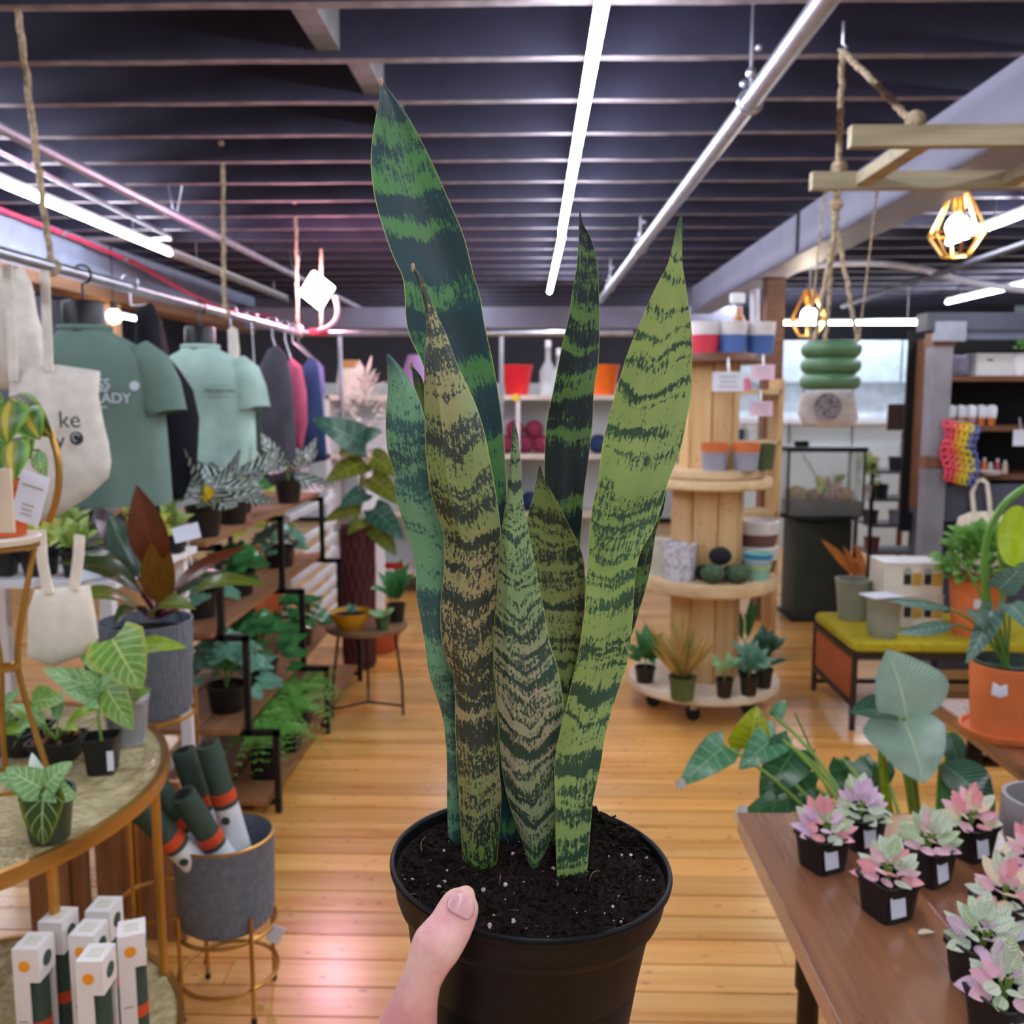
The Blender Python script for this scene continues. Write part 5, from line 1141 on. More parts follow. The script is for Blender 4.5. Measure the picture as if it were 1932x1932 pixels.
tq, P = cyl('turquoise ridged cup with blue rim on the second spool disc', 1432, 4.28, .66, .05, .125, mat('mint_plastic', '#86b9a8', .4), rt=.066)
for z, m_ in ((.112, mat('blue_rim', '#2f86b8', .4)), (.085, mat('lilac_ring', '#a9b3c2', .4)), (.06, mat('lime_ring', '#a6bf86', .4))): MB().lathe([(.0505 + .0165 * z / .125 + .001, z - .009), (.0505 + .0165 * z / .125 + .0045, z), (.0505 + .0165 * z / .125 + .003, z + .011)], P, 30, cap=False).build('stripe', m_, tq)
P = V(1.065, 4.46, .66)
for k, (z, lb) in enumerate(((0, 'lower white and brown bowl in the stack at the back of the second spool disc'), (.125, 'upper white and brown bowl in the stack at the back of the second spool disc'))):
    q = P + V(.02, .05, z); t = thing('two_tone_bowl', lb, 'bowl', q); MB().lathe([(0, 0), (.085, 0), (.098, .06), (0, .061)], q, 32).build('bowl_base', mat('brown_clay', '#6a4640', .6), t); MB().lathe([(.098, .06), (.105, .118), (.1, .124), (.09, .124), (.08, .07), (0, .065)], q, 32).build('bowl_rim', mat('white_glaze', '#d8d2d2', .35), t)
# third disc
for px, lb in ((1348, 'lilac grey pot with terracotta rim at left on the third spool disc'), (1407, 'lilac grey pot with terracotta rim at right on the third spool disc')):
    P = onz(px, 876, 1.17) if False else V(at(px, 870, 4.24).x, 4.24, 1.17); t = thing('dipped_pot', lb, 'pot', P); MB().lathe([(0, 0), (.052, 0), (.06, .085), (0, .086)], P, 28).build('pot_base', mat('lilac_glaze', '#9698a8', .4), t); MB().lathe([(.06, .085), (.064, .125), (.058, .125), (.055, .09), (0, .088)], P, 28).build('pot_rim', M_terra, t)
P = V(at(1441, 870, 4.3).x, 4.3, 1.17); t = thing('green_tumbler', 'dark green square tumbler at the edge of the third spool disc', 'cup', P); MB().lathe([(0, 0), (.036, 0), (.042, .12), (.038, .12), (.034, .01), (0, .01)], P, 28, sq=6).build('tumbler', mat('moss_glaze', '#40502c', .45), t)
# top disc
for px, c_, lb in ((1330, '#d03048', 'pot dipped in red at left on the top spool disc'), (1381, '#4a68a8', 'pot dipped in blue in the middle of the top spool disc'), (1437, '#3f5f9c', 'pot dipped in blue at right on the top spool disc')):
    P = V(at(px, 660, 4.36).x, 4.36 + (.04 if px > 1400 else 0), 1.70); t = thing('dipped_pot', lb, 'pot', P); MB().lathe([(0, 0), (.06, 0), (.066, .085), (0, .086)], P, 28).build('pot_base', mat('dip' + c_, c_, .4), t); MB().lathe([(.066, .085), (.07, .145), (.064, .145), (.06, .09), (0, .088)], P, 28).build('pot_rim', mat('white_glaze', '#d8d2d2', .35), t)
P = V(at(1393, 640, 4.55).x, 4.55, 1.70); t = thing('spray_bottle', 'white and orange spray bottle standing behind the dipped pots', 'spray bottle', P); MB().lathe([(0, 0), (.035, 0), (.037, .16), (.015, .2), (.014, .23), (0, .23)], P, 20).build('bottle_body', mat('amber_plastic', '#b8743c', .3), t); MB().rbox(P + V(-.01, 0, .27), (.07, .03, .05), .01).build('spray_head', M_white, t); MB().box(P + V(-.03, 0, .235), (.01, .012, .05), Matrix.Rotation(.4, 3, 'Y')).build('trigger', M_white, t)
def card(label, px, py, Y, w_, h, m, clip=True, rz=0.0, lines=3):
    P = at(px, py, Y); t = thing('price_card', label, 'price card', P); MB().rbox(P, (w_, .003, h), .001, Matrix.Rotation(rz, 3, 'Z')).build('card', m, t)
    for k in range(lines): MB().box(P + V(0, -.0025, h * .25 - k * h * .25), (w_ * (.6 - .1 * (k % 2)), .001, h * .07)).build('print_line', mat('grey_print', '#a9a29c', .7), t)
    if clip: MB().tube([P + V(0, 0, h / 2), P + V(0, .02, h / 2 + .062)], .004, 6).build('clip', M_galv, t)
    return t
card('white price card clipped under the top spool disc', 1374, 720, 4.2, .14, .085, M_tagw)
M_pinkc = mat('pink_card', '#e6c6da', .6)
# shelf behind the spool
sb_ = thing('pine_shelf', 'narrow pine shelf with pink price cards behind the spool display', 'shelf', (at(1415, 800, 5.3).x, 5.3, 0))
xs = at(1412, 800, 5.3).x
for z in (.5, .85, 1.25, 1.53): MB().box((xs, 5.3, z), (.3, .24, .025)).build('shelf_board', M_pineh, sb_, smooth=False)
for dx in (-.15, .15): MB().box((xs + dx, 5.3, .8), (.025, .24, 1.6)).build('upright', M_pine, sb_, smooth=False)
for px, py, lb in ((1440, 702, 'pink price card, upper of the two beside the spool'), (1436, 771, 'pink price card, lower of the two beside the spool')): card(lb, px, py, 5.16, .125, .08, M_pinkc)
for px, z, c_, lb in ((1395, 1.2625, '#2b3550', 'small navy jar on the pine shelf behind the spool'), (1418, 1.2625, '#c9ccd4', 'small pale jar on the pine shelf behind the spool'), (1405, 1.5425, '#d6799a', 'small pink tin on top of the pine shelf')):
    P = V(at(px, 800, 5.27).x, 5.27, z); t = thing('small_jar', lb, 'jar', P); MB().lathe([(0, 0), (.03, 0), (.032, .05), (.026, .062), (0, .062)], P, 18).build('jar_body', mat('jar' + c_, c_, .4), t); MB().lathe([(0, .0625), (.027, .0625), (.027, .08), (0, .08)], P, 18).build('lid', M_white, t)
# ================================================================== TERRARIUM ON PEDESTAL
TP = V(at(1541, 1000, 6.35).x, 6.35, 0)
pd = thing('pedestal', 'dark green square pedestal carrying the terrarium', 'pedestal', TP)
MB().rbox(TP + V(0, 0, .34), (.37, .34, .68), .012).build('column', mat('dark_green_paint', '#2f3a34', .55, var=.08), pd); MB().rbox(TP + V(0, 0, .01), (.42, .39, .02), .01).build('plinth', M_black, pd)
MB().lathe([(0, .68), (.24, .68), (.285, .70), (.285, .715), (.27, .715), (.23, .70), (0, .70)], TP, 40).build('tray', M_black, pd)
tk = thing('terrarium', 'glass terrarium tank with black lid, rocks and small plants', 'terrarium', TP + V(0, 0, .716))
B = TP + V(0, -.01, .716); W_, D_, H_ = .5, .3, .43
for dx in (-1, 1): MB().box(B + V(dx * W_ / 2, 0, H_ / 2), (.006, D_, H_)).build('pane', M_gl, tk, smooth=False)
for dy in (-1, 1): MB().box(B + V(0, dy * D_ / 2, H_ / 2), (W_, .006, H_)).build('pane', glassmat('thin_glass', '#eef6f4', .1, .04), tk, smooth=False)
for dx in (-1, 1):
    for dy in (-1, 1): MB().box(B + V(dx * W_ / 2, dy * D_ / 2, H_ / 2), (.012, .012, H_)).build('corner_trim', M_black, tk, smooth=False)
MB().box(B + V(0, 0, H_ + .012), (W_ + .03, D_ + .03, .03)).build('lid', M_black, tk, smooth=False); MB().rbox(B + V(-.13, 0, H_ + .045), (.09, .06, .035), .01).build('lid_lamp', M_black, tk)
MB().box(B + V(0, 0, .045), (W_ - .01, D_ - .01, .09)).build('substrate', mat('dark_substrate', '#4a352a', .95, var=.3, scale=60), tk, smooth=False)
for k, (dx, r, c_) in enumerate(((-.16, .075, '#b08a52'), (-.02, .06, '#a97b5e'), (.09, .08, '#c9a08c'), (.17, .06, '#b58a60'), (.05, .05, '#d8b0a4'))): MB().lathe([(max(1e-4, math.sin(math.pi * i / 8)) * r, -math.cos(math.pi * i / 8) * r * .8) for i in range(9)], B + V(dx, .02 * (k % 3) - .02, .1 + r * .4), 12, cap=False, wob=lambda a, z: .18 * math.sin(3 * a + z * 40)).build('rock', mat('rock' + c_, c_, .9, var=.2, scale=30), tk)
for k in range(26):
    a = random.uniform(0, 6.28); p = B + V(random.uniform(-.05, .2), random.uniform(-.08, .08), random.uniform(.1, .2)); put_leaf(tk, unitleaf('ovate', random.choice((lv_s1, lv_p, leafmat('coral_leaf', '#d49a8a', None))), .45), p, V(math.cos(a) * .6, math.sin(a) * .6, 1), random.uniform(.05, .1))
MB().tube(bez(B + V(-.12, 0, .4), B + V(-.02, -.02, .25), B + V(.05, 0, .12), 8), .006, 6).build('driftwood', mat('pale_driftwood', '#cbbfae', .8), tk)

# pale wall cabinets and racks far right
P = V(at(1600, 800, 9.4).x, 9.6, 0); wc = thing('white_cabinet', 'long pale blue-white cabinet run along the back wall at right', 'cabinet', P)
for k in range(4): MB().rbox((P.x - .9 + k * .62, 9.6, .62), (.6, .5, 1.24), .01).build('cabinet_door', M_pale, wc)
MB().box((P.x + .03, 9.58, 1.265), (2.6, .56, .05)).build('counter_top', M_white, wc, smooth=False)
for k in range(3): MB().rbox((P.x - .7 + k * .84, 9.7, 1.86), (.82, .32, .42), .01).build('wall_cabinet', mat('pale_blue_panel', '#b9cad0', .3), wc)
MB().box((P.x + .03, 9.85, 1.5), (2.6, .03, .5)).build('splash_panel', mat('splash_white', '#dbe4ea', .35), wc, smooth=False)
P = V(at(1708, 785, 7.9).x, 7.9, at(0, 812, 7.9).z)
bsg = thing('brown_sign', 'dark brown board standing on the pale counter at right', 'sign', V(P.x, 7.9, 0)); MB().rbox(V(P.x, 7.9, (at(0, 760, 7.9).z + P.z) / 2), (.3, .03, .22), .02).build('board', mat('dark_brown_board', '#3d2922', .6), bsg); MB().box(V(P.x, 7.9, P.z / 2), (.04, .025, P.z)).build('post', M_brownwood, bsg, smooth=False); MB().box(V(P.x, 7.9, .01), (.26, .2, .02)).build('foot', M_brownwood, bsg, smooth=False)
x0, x1 = at(1632, 900, 7.2).x, at(1740, 900, 7.2).x
ws = thing('black_wire_shelf', 'black metal shelving with pots behind the terrarium at right', 'shelf unit', ((x0 + x1) / 2, 7.2, 0))
for z in (.12, .32, .53, .73, .94): MB().box(((x0 + x1) / 2, 7.2, z), (x1 - x0, .34, .02)).build('shelf', mat('shelf_grey', '#5d5560', .5), ws, smooth=False)
for x in (x0, x1):
    for dy in (-.16, .16): MB().box((x, 7.2 + dy, .5), (.025, .025, 1.0)).build('post', M_black, ws, smooth=False)
for px, z, c_, lb in ((1650, .95, '#c9a36a', 'tan basket on top of the black shelving'), (1672, .74, '#2a2a30', 'black pot on the black shelving, second shelf'), (1700, .95, '#20242c', 'black bowl on top of the black shelving'), (1655, .54, '#2a2a30', 'dark pot on the black shelving, third shelf'), (1705, .54, '#8a8f96', 'grey pot on the black shelving, third shelf'), (1660, .33, '#6f4038', 'brown pot on the black shelving, fourth shelf')):
    simple_pot(lb, px, z, 7.15, .06, .05, .1, mat('sh' + c_, c_, .5))
t, P = simple_pot('grey pot with an orange-flowered plant on top of the black shelving', 1722, .95, 7.2, .06, .05, .1, mat('sh#8a8f96', '#8a8f96', .5)); foliage(t, P + V(0, 0, .14), .06, .06, .12, 30, .06, lv_f); MB().ball(P + V(0, -.03, .3), .035, 10, 7).build('flower', mat('orange_flower', '#e05a28', .6), t)
t, P = simple_pot('pale pot with trailing green and yellow foliage on the black shelving', 1640, .74, 7.05, .06, .05, .1, M_white); foliage(t, P + V(0, -.02, .12), .12, .1, .2, 60, .08, leafmat('pale_variegated', '#a4b070', None))

# ================================================================== DARK SHELF UNIT AT RIGHT
DX, DY = at(1765, 800, 5.0).x, 5.0
du = thing('dark_bookcase', 'tall dark slate shelf unit with brown shelves at the right edge', 'shelf unit', (DX + .7, DY + .15, 0))
M_slatep = mat('slate_paint', '#4d4f60', .55, var=.08, scale=4); M_post = mat('grey_weathered_post', '#85828c', .7, var=.12, scale=5)
MB().box((DX, DY, .93), (.10, .10, 1.86)).build('post', M_post, du, smooth=False); MB().box((DX - .005, DY - .002, 1.16), (.112, .108, .06)).build('post_collar', M_brownwood, du, smooth=False); MB().box((DX, DY, 1.80), (.112, .11, .07)).build('post_collar', M_brownwood, du, smooth=False)
MB().box((DX + .75, DY, 1.89), (1.7, .14, .09)).build('header', M_slatep, du, smooth=False); MB().box((DX + .75, DY + .0, 1.825), (1.6, .1, .045)).build('header', mat('light_slate', '#6d7690', .5), du, smooth=False); MB().box((DX + .02, DY - .06, 1.84), (.16, .03, .1)).build('header_bracket', mat('pale_bracket', '#9aa0b2', .5), du, smooth=False)
MB().box((DX + .8, DY + .42, 1.3), (1.6, .02, 1.15)).build('back_panel', mat('black_back', '#0c0b10', .8), du, smooth=False)
for z in (1.60, 1.335, 1.075): MB().box((DX + .8, DY + .22, z), (1.5, .38, .028)).build('shelf', M_brownwood, du, smooth=False)
MB().box((DX + .06, DY + .22, 1.35), (.03, .4, .95)).build('side_panel', M_brownwood, du, smooth=False)
MB().box((DX + .8, DY + .2, .94), (1.5, .42, .2)).build('drawer_front', M_slatep, du, smooth=False); MB().box((DX + .8, DY + .24, .42), (1.46, .36, .84)).build('base_cabinet', M_slatep, du, smooth=False)
def dpos(px, z, dy=.1): return V(at(px, 700, DY + dy).x, DY + dy, z + .0145)
P = dpos(1874, 1.60); t = thing('white_box', 'white cardboard box on the top shelf of the dark unit', 'box', P); MB().rbox(P + V(0, .05, .06), (.2, .14, .12), .004).build('carton', M_white, t); MB().box(P + V(-.03, -.0205, .085), (.03, .002, .01)).build('print', M_ink, t)
P = dpos(1812, 1.60); t = thing('lilac_pouch', 'lilac grey pouch on the top shelf of the dark unit', 'pouch', P); MB().pillow([(-.055, 0), (.055, 0), (.06, .06), (.045, .11), (-.045, .115), (-.06, .06)], .06, P + V(0, .03, .0)).build('pouch_body', mat('lilac_cloth', '#9a98b4', .9), t)
P = dpos(1926, 1.60); t = thing('white_vase', 'white vase with greenery at the right edge of the top shelf', 'vase', P); MB().lathe([(0, 0), (.04, 0), (.05, .06), (.03, .11), (.034, .12), (0, .11)], P, 22).build('vase_body', M_white, t); foliage(t, P + V(0, 0, .15), .05, .05, .07, 24, .04, lv_f)
M_fluff = mat('white_fluff', '#dfe3ee', .9, var=.05, scale=30)
for k, (px, lb) in enumerate(((1798, 'first'), (1817, 'second'), (1837, 'third'), (1856, 'fourth'), (1876, 'fifth'))):
    P = dpos(px, 1.335, .1 if k % 2 else .08); t = thing('wrapped_pot', 'small orange pot wrapped in white tissue, %s from the left on the dark unit' % lb, 'pot', P, 'wrapped pots on the dark unit'); MB().lathe([(0, 0), (.018, 0), (.023, .045), (0, .046)], P, 18).build('pot_body', mat('orange_clay', '#c9713a', .6), t)
    MB().lathe([(.022, .04), (.026, .06), (.027, .085), (.022, .105), (0, .112)], P, 20, cap=False, wob=lambda a, z: .12 * math.sin(5 * a)).build('tissue', M_fluff, t)
gl_ = thing('rainbow_garland', 'hanging rainbow bundle of coloured loops on the dark shelf unit', 'garland', dpos(1812, 1.30, -.03))
for k, (px, c_) in enumerate(((1786, '#d8435a'), (1796, '#d8435a'), (1806, '#dd8a35'), (1816, '#d6b52c'), (1826, '#c9b93a'), (1836, '#5a68a8'))):
    for j in range(9):
        c = at(px + 4 * math.sin(j * 1.1 + k * .3), 800 + j * 12.5 + 2 * k, DY - .075); r = .019; MB().tube([c + V(r * math.cos(a), .008 * math.sin(a + j), r * math.sin(a)) for a in [2 * math.pi * i / 12 for i in range(12)]], .0085, 5, closed=True).build('loop', mat('gar' + c_, c_, .6), gl_)
MB().tube([at(1780, 794, DY - .07), at(1842, 794, DY - .07)], .005, 6).build('hanging_bar', M_galv, gl_)
MB().tube([at(1811, 794, DY - .07), at(1811, 785, DY + .02)], .004, 6).build('hanging_bar', M_galv, gl_)
for px, h, c_, lb in ((1848, .07, '#c9ae8a', 'tan bottle on the lowest shelf of the dark unit'), (1868, .085, '#e07030', 'orange bottle on the lowest shelf of the dark unit'), (1880, .06, '#b9cbbd', 'pale green bottle on the lowest shelf of the dark unit'), (1893, .08, '#b8405a', 'pink bottle on the lowest shelf of the dark unit'), (1908, .07, '#d9c9b4', 'cream bottle on the lowest shelf of the dark unit')):
    P = dpos(px, 1.075, .1); t = thing('small_bottle', lb, 'bottle', P); MB().lathe([(0, 0), (.014, 0), (.014, h * .7), (.007, h * .82), (0, h * .82)], P, 16).build('bottle_body', mat('bt' + c_, c_, .4), t); MB().lathe([(0, h * .82), (.008, h * .82), (.008, h), (0, h)], P, 12).build('cap', M_white, t)
P = dpos(1880, 1.075, .02); t = thing('white_dish', 'shallow white dish in front of the small bottles', 'dish', P); MB().lathe([(0, 0), (.05, 0), (.072, .02), (.068, .02), (.045, .006), (0, .006)], P, 28).build('dish_body', M_white, t)
card('white tag hanging from the shelf edge at the far right', 1925, 826, DY - .02, .075, .085, M_tagw, lines=0)
cb = DY - .03
tote('cream canvas tote hanging on the front of the dark shelf unit', [(1808, 975), (1830, 966), (1870, 964), (1895, 972), (1905, 1010), (1900, 1075), (1850, 1085), (1806, 1070), (1800, 1010)], DY - .04, .05, M_canvas2, [[(1838, 972), (1834, 930), (1842, 908), (1854, 905), (1862, 912), (1866, 940), (1868, 970)]])
t = garment('grey printed canvas pouch hanging behind the green ribbed planter', [(1512, 742), (1560, 735), (1612, 740), (1620, 790), (1612, 804), (1560, 806), (1514, 802), (1505, 780)], 3.15, .04, mat('greyish_canvas', '#c4b8b4', .9, var=.06, scale=30), 'pouch', 'canvas_pouch', fa=.002)
MB().lathe([(0, 0), (.045, 0), (.045, .001), (0, .001)], at(1562, 768, 3.122), 24, Matrix.Rotation(R(90), 3, 'X')).build('print', mat('grey_ink_print', '#8b8289', .8, var=.35, scale=90), t)
for px in (1516, 1608): MB().tube([at(px, 744, 3.15), V(at(px, 744, 3.15).x, 3.0, ZL)], .003, 6).build('cord', M_rope, t)

# ================================================================== YELLOW BENCH AND WHAT STANDS ON IT
BX0, BX1, BY0, BY1, BZ = 1.44, 2.45, 4.1, 4.68, .385
M_frame = mat('bronze_metal', '#3c3430', .45, .6)
be = thing('cushioned_bench', 'low bench with mustard yellow cushion and terracotta side panel', 'bench', ((BX0 + BX1) / 2, (BY0 + BY1) / 2, 0))
for x in (BX0, (BX0 + BX1) / 2 + .1, BX1):
    for Y in (BY0, BY1): MB().box((x, Y, .17), (.022, .022, .34)).build('leg', M_frame, be, smooth=False)
m = MB()
for Y in (BY0, BY1):
    m.box(((BX0 + BX1) / 2, Y, .345), (BX1 - BX0 + .022, .022, .028))
for x in (BX0, BX1): m.box((x, (BY0 + BY1) / 2, .345), (.022, BY1 - BY0, .028)); m.box((x, (BY0 + BY1) / 2, .12), (.02, BY1 - BY0, .02))
m.box(((BX0 + BX1) / 2, BY1, .05), (BX1 - BX0, .02, .02)); m.build('frame', M_frame, be, smooth=False)
MB().box((BX0 + .002, (BY0 + BY1) / 2, .235), (.014, BY1 - BY0 - .04, .19)).build('side_panel', mat('terracotta_leather', '#b0562e', .5, var=.06), be, smooth=False)
MB().rbox(((BX0 + BX1) / 2, (BY0 + BY1) / 2, .386), (BX1 - BX0 + .02, BY1 - BY0 + .02, .052), .03).build('cushion', mat('mustard_fabric', '#b3a21c', .9, var=.06, scale=30, bump=.3, bscale=300), be)
BT = .413
P = V(at(1666, 1180, 4.2).x, 4.2, BT); t = thing('sage_pot', 'sage grey pot at the front of the yellow bench', 'pot', P); MB().lathe([(0, 0), (.06, 0), (.064, .012), (.078, .165), (.083, .172), (.083, .185), (.076, .185), (.07, .03), (0, .03)], P, 34).build('pot_body', mat('sage_grey_glaze', '#8d9080', .45), t); MB().rbox(P + V(-.02, -.01, .192), (.15, .12, .006), .002, Matrix.Rotation(.3, 3, 'Z')).build('card', M_tagw, t)
P = V(1.57, 4.54, BT); t = thing('sage_pot', 'second sage grey pot with dry bronze leaves at the back of the yellow bench', 'potted plant', P); roundpot(t, P, .085, .065, .2, mat('sage_grey_glaze', '#8d9080', .45))
for a, b2, w_ in (((1618, 1090), (1548, 1016), .05), ((1622, 1088), (1590, 1030), .035), ((1630, 1090), (1612, 1024), .04)): MB().leaf(at(*a, 4.5), at(*b2, 4.45), w_, 'lance', .01, (0, -1, .4)).build('leaf', leafmat('dry_bronze', '#a8642e', None), t)
M_cream = mat('cream_carton', '#e3dccd', .55, var=.03); M_blk2 = mat('black_print', '#1a1c1e', .6); M_gold = mat('gold_print', '#c39a3c', .5)
for k, lb in enumerate(('lower white gift carton with printed jars on the yellow bench', 'upper white gift carton with printed jars stacked on the bench')):
    P = V(1.795 - .008 * k, 4.45, BT + .1565 * k); t = thing('gift_carton', lb, 'carton', P, 'stacked gift cartons'); MB().rbox(P + V(0, 0, .078), (.275, .2, .155), .003).build('carton', M_cream, t); MB().box(P + V(0, -.003, .1555), (.281, .208, .002)).build('carton_lid', M_white, t, smooth=False)
    for i in range(2):
        x = -.03 + i * .095; MB().lathe([(0, 0), (.021, 0), (.021, .001), (0, .001)], P + V(x, -.1, .115), 16, Matrix.Rotation(R(90), 3, 'X')).build('printed_jar_lid', mat('silver_print', '#a7aaa6', .5), t); MB().box(P + V(x, -.1006, .078), (.035, .002, .05)).build('printed_jar', M_blk2, t); MB().box(P + V(x + .045, -.1006, .078), (.045, .002, .06)).build('printed_jar', M_gold, t)
P = V(2.04, 4.25, BT); t = thing('potted_bush', 'bushy bright green plant in a terracotta pot on the yellow bench', 'potted plant', P); roundpot(t, P, .125, .1, .26, M_terra); foliage(t, P + V(0, 0, .3), .2, .2, .2, 260, .075, leafmat('soft_green', '#6fa04a', None), 'ovate', .6)
MB().box(P + V(-.06, -.128, .17), (.03, .002, .04)).build('price_tag', M_tagw, t)

# ================================================================== RIGHT-HAND TABLES
M_wal = woodmat('walnut_top', '#6b4230', '#93603f', axis=1, rough=.28, scale=.8, coat=.7, knots=.8, rnd=.1, dark='#b9742c')
def ptable(label, x0, x1, y0, y1, nb, legs, z=.75):
    t = thing('pipe_leg_table', label, 'table', ((x0 + x1) / 2, (y0 + y1) / 2, 0)); bw = (x1 - x0) / nb
    for k in range(nb): MB().rbox((x0 + bw * (k + .5), (y0 + y1) / 2, z - .018), (bw - .0006, y1 - y0, .036), .002).build('board', M_wal, t)
    M_pipe = mat('black_iron_pipe', '#2b211d', .4, .6)
    for lx, ly in legs:
        MB().tube([(lx, ly, z - .036), (lx, ly, .0)], .0165, 14).build('leg', M_pipe, t); MB().lathe([(0, z - .042), (.04, z - .042), (.04, z - .036), (0, z - .036)], (lx, ly, 0), 20).build('flange', M_pipe, t)
        for zz in (.62,): MB().tube([(lx, ly, zz - .035), (lx, ly, zz + .035)], .0215, 14).build('fitting', M_pipe, t); 
    ys = sorted(set(l[1] for l in legs))
    for ly in ys: MB().tube([(x0 + .06, ly, .62), (x1 - .06, ly, .62)], .015, 12).build('stretcher', M_pipe, t)
    return t
ptable('walnut-topped table with black pipe legs carrying small pink plants', .37, 1.25, .55, 1.62, 4, ((.43, 1.36), (1.19, 1.36), (.43, .7), (1.19, .7)))
ptable('second walnut table with black pipe legs behind the first at right', 1.0, 2.0, 1.78, 2.28, 3, ((1.07, 1.86), (1.93, 1.86), (1.07, 2.2), (1.93, 2.2)))
ZT = .7502
fw = leafmat('fit_white', '#dfe6d2', '#7fa070', .05, 8, .2, rough=.45, edge='#9ab88a', ew=.05, var=.05); fp = leafmat('fit_pink', '#efbccb', '#f6dbe2', .06, 8, .2, rough=.45, var=.08); fr_ = leafmat('fit_coral', '#e79aa0', '#f4c4c8', .06, 8, .2, rough=.45, var=.08); fg = leafmat('fit_green', '#a9c08c', '#eef2e0', .07, 8, .35, rough=.45, var=.08); fl_ = leafmat('fit_lilac', '#dcb4d4', '#f4e8f2', .06, 8, .3, rough=.45, var=.06); fc = leafmat('fit_cream', '#e9dcb6', '#f6f0dc', .06, 8, .3, rough=.45, var=.06)
def fittonia(label, px, py, cols_, rot, s=.034):
    P = onz(px, py, ZT); P.y += s; t = thing('pink_fittonia', label, 'potted plant', P, 'small pink plants on the walnut table'); squarepot(t, P, s, s * .8, .058, rot=rot)
    T = P + V(0, 0, .056); n = 0
    for tier, (cnt, el, rad) in enumerate(((9, 0, .03), (9, 22, .024), (8, 48, .014), (4, 70, .005))):
        for k in range(cnt):
            a = 2 * math.pi * (k + .5 * tier + random.uniform(-.15, .15)) / cnt; e = R(el + random.uniform(-12, 12)); d = V(math.cos(a) * math.cos(e), math.sin(a) * math.cos(e), math.sin(e)); m_ = random.choice(cols_)
            put_leaf(t, unitleaf('ovate', m_, .62, -.1, .12, rows=7), T + V(math.cos(a) * rad * .6, math.sin(a) * rad * .6, .006 + .009 * tier), d, random.uniform(.027, .038), V(0, -.55, 1), random.uniform(-.3, .3))
    for k in range(3): stem(t, [T - V(0, 0, .008), T + V(random.uniform(-.01, .01), random.uniform(-.01, .01), .02)], .002, M_greenstem)
    Rz = Matrix.Rotation(rot, 3, 'Z'); MB().box(P + Rz @ V(-.012, -s * .97, .03), (.026, .0015, .03), Rz @ Matrix.Rotation(R(-9), 3, 'X')).build('price_sticker', M_tagw, t)
for px, py, c_, rt_, lb in ((1563, 1655, (fw, fg, fl_, fr_), .45, 'white and coral leaved plant nearest the far left corner of the walnut table'), (1634, 1612, (fl_, fw, fl_, fg), .5, 'pale lilac leaved plant beside the corner plant at the far edge'), (1690, 1748, (fp, fr_, fw, fw, fg), .4, 'pink and coral plant, foremost in the middle of the walnut table'), (1766, 1680, (fg, fw, fg, fp), .6, 'green-white leaved plant with a pink tip, middle of the table'), (1846, 1632, (fp, fr_, fc, fw), .5, 'plant with large pink and cream leaves at the far right edge'), (1914, 1792, (fp, fw, fc, fr_, fw), .4, 'rosy pink plant at the right edge of the picture'), (1872, 1888, (fw, fl_, fw, fw, fg), .5, 'white curly leaved plant with lilac centre, lower right'), (1918, 1995, (fp, fl_, fw, fg), .4, 'pink and lilac plant cut by the bottom right corner'), (1968, 1712, (fr_, fp, fc), .3, 'coral leaved plant mostly outside the right edge')):
    fittonia(lb, px, py, c_, rt_)
P = onz(1748, 1765, ZT); t = thing('fallen_leaf', 'single cream leaf fallen on the walnut table', 'leaf', P); MB().leaf(P + V(-.012, 0, .002), P + V(.013, .003, .003), .012, 'ovate', .002, (0, 0, 1)).build('blade', fc, t)
P = onz(1925, 1640, ZT); t = thing('grey_cachepot', 'smooth grey round cachepot behind the pink plants at the right edge', 'pot', P + V(.06, .05, 0)); MB().lathe([(0, 0), (.05, 0), (.066, .05), (.064, .1), (.058, .1), (.05, .02), (0, .015)], P + V(.06, .05, 0), 30).build('pot_body', mat('soft_grey_glaze', '#8b8588', .4), t)

# terracotta pot with drooping leaves on the second table
P = V(at(1898, 1300, 2.03).x, 2.03, ZT); al = thing('potted_alocasia', 'drooping silvery-leaved plant in a terracotta pot with saucer on the second table', 'potted plant', P)
MB().lathe([(0, 0), (.082, 0), (.09, .008), (.092, .02), (.086, .02), (.08, .012), (0, .012)], P, 40).build('saucer', M_terra, al)
MB().lathe([(0, .0125), (.068, .0125), (.077, .155), (.079, .165), (.073, .166), (.068, .12), (0, .12)], P, 40).build('pot', M_terra, al); MB().lathe([(.071, .14), (.073, .172), (.069, .173), (.064, .15), (0, .148)], P, 34).build('inner_pot', mat('deep_green_plastic', '#26362e', .35), al)
q = P + V(-.045, -.066, .125); MB().pillow([(-.02, -.012), (0, -.02), (.02, -.012), (.018, .016), (0, .006), (-.018, .016)], .006, q).build('bow_tag', M_tagw, al)
lv_al = leafmat('alocasia_silver', '#58786a', '#9db8ac', .05, 8, .12, rough=.3); lv_lime = leafmat('lime_round', '#a3bf12', '#b9cf3a', .03, 7, .06, rough=.4, var=.08, tl=.4)
b6 = P + V(0, 0, .15)
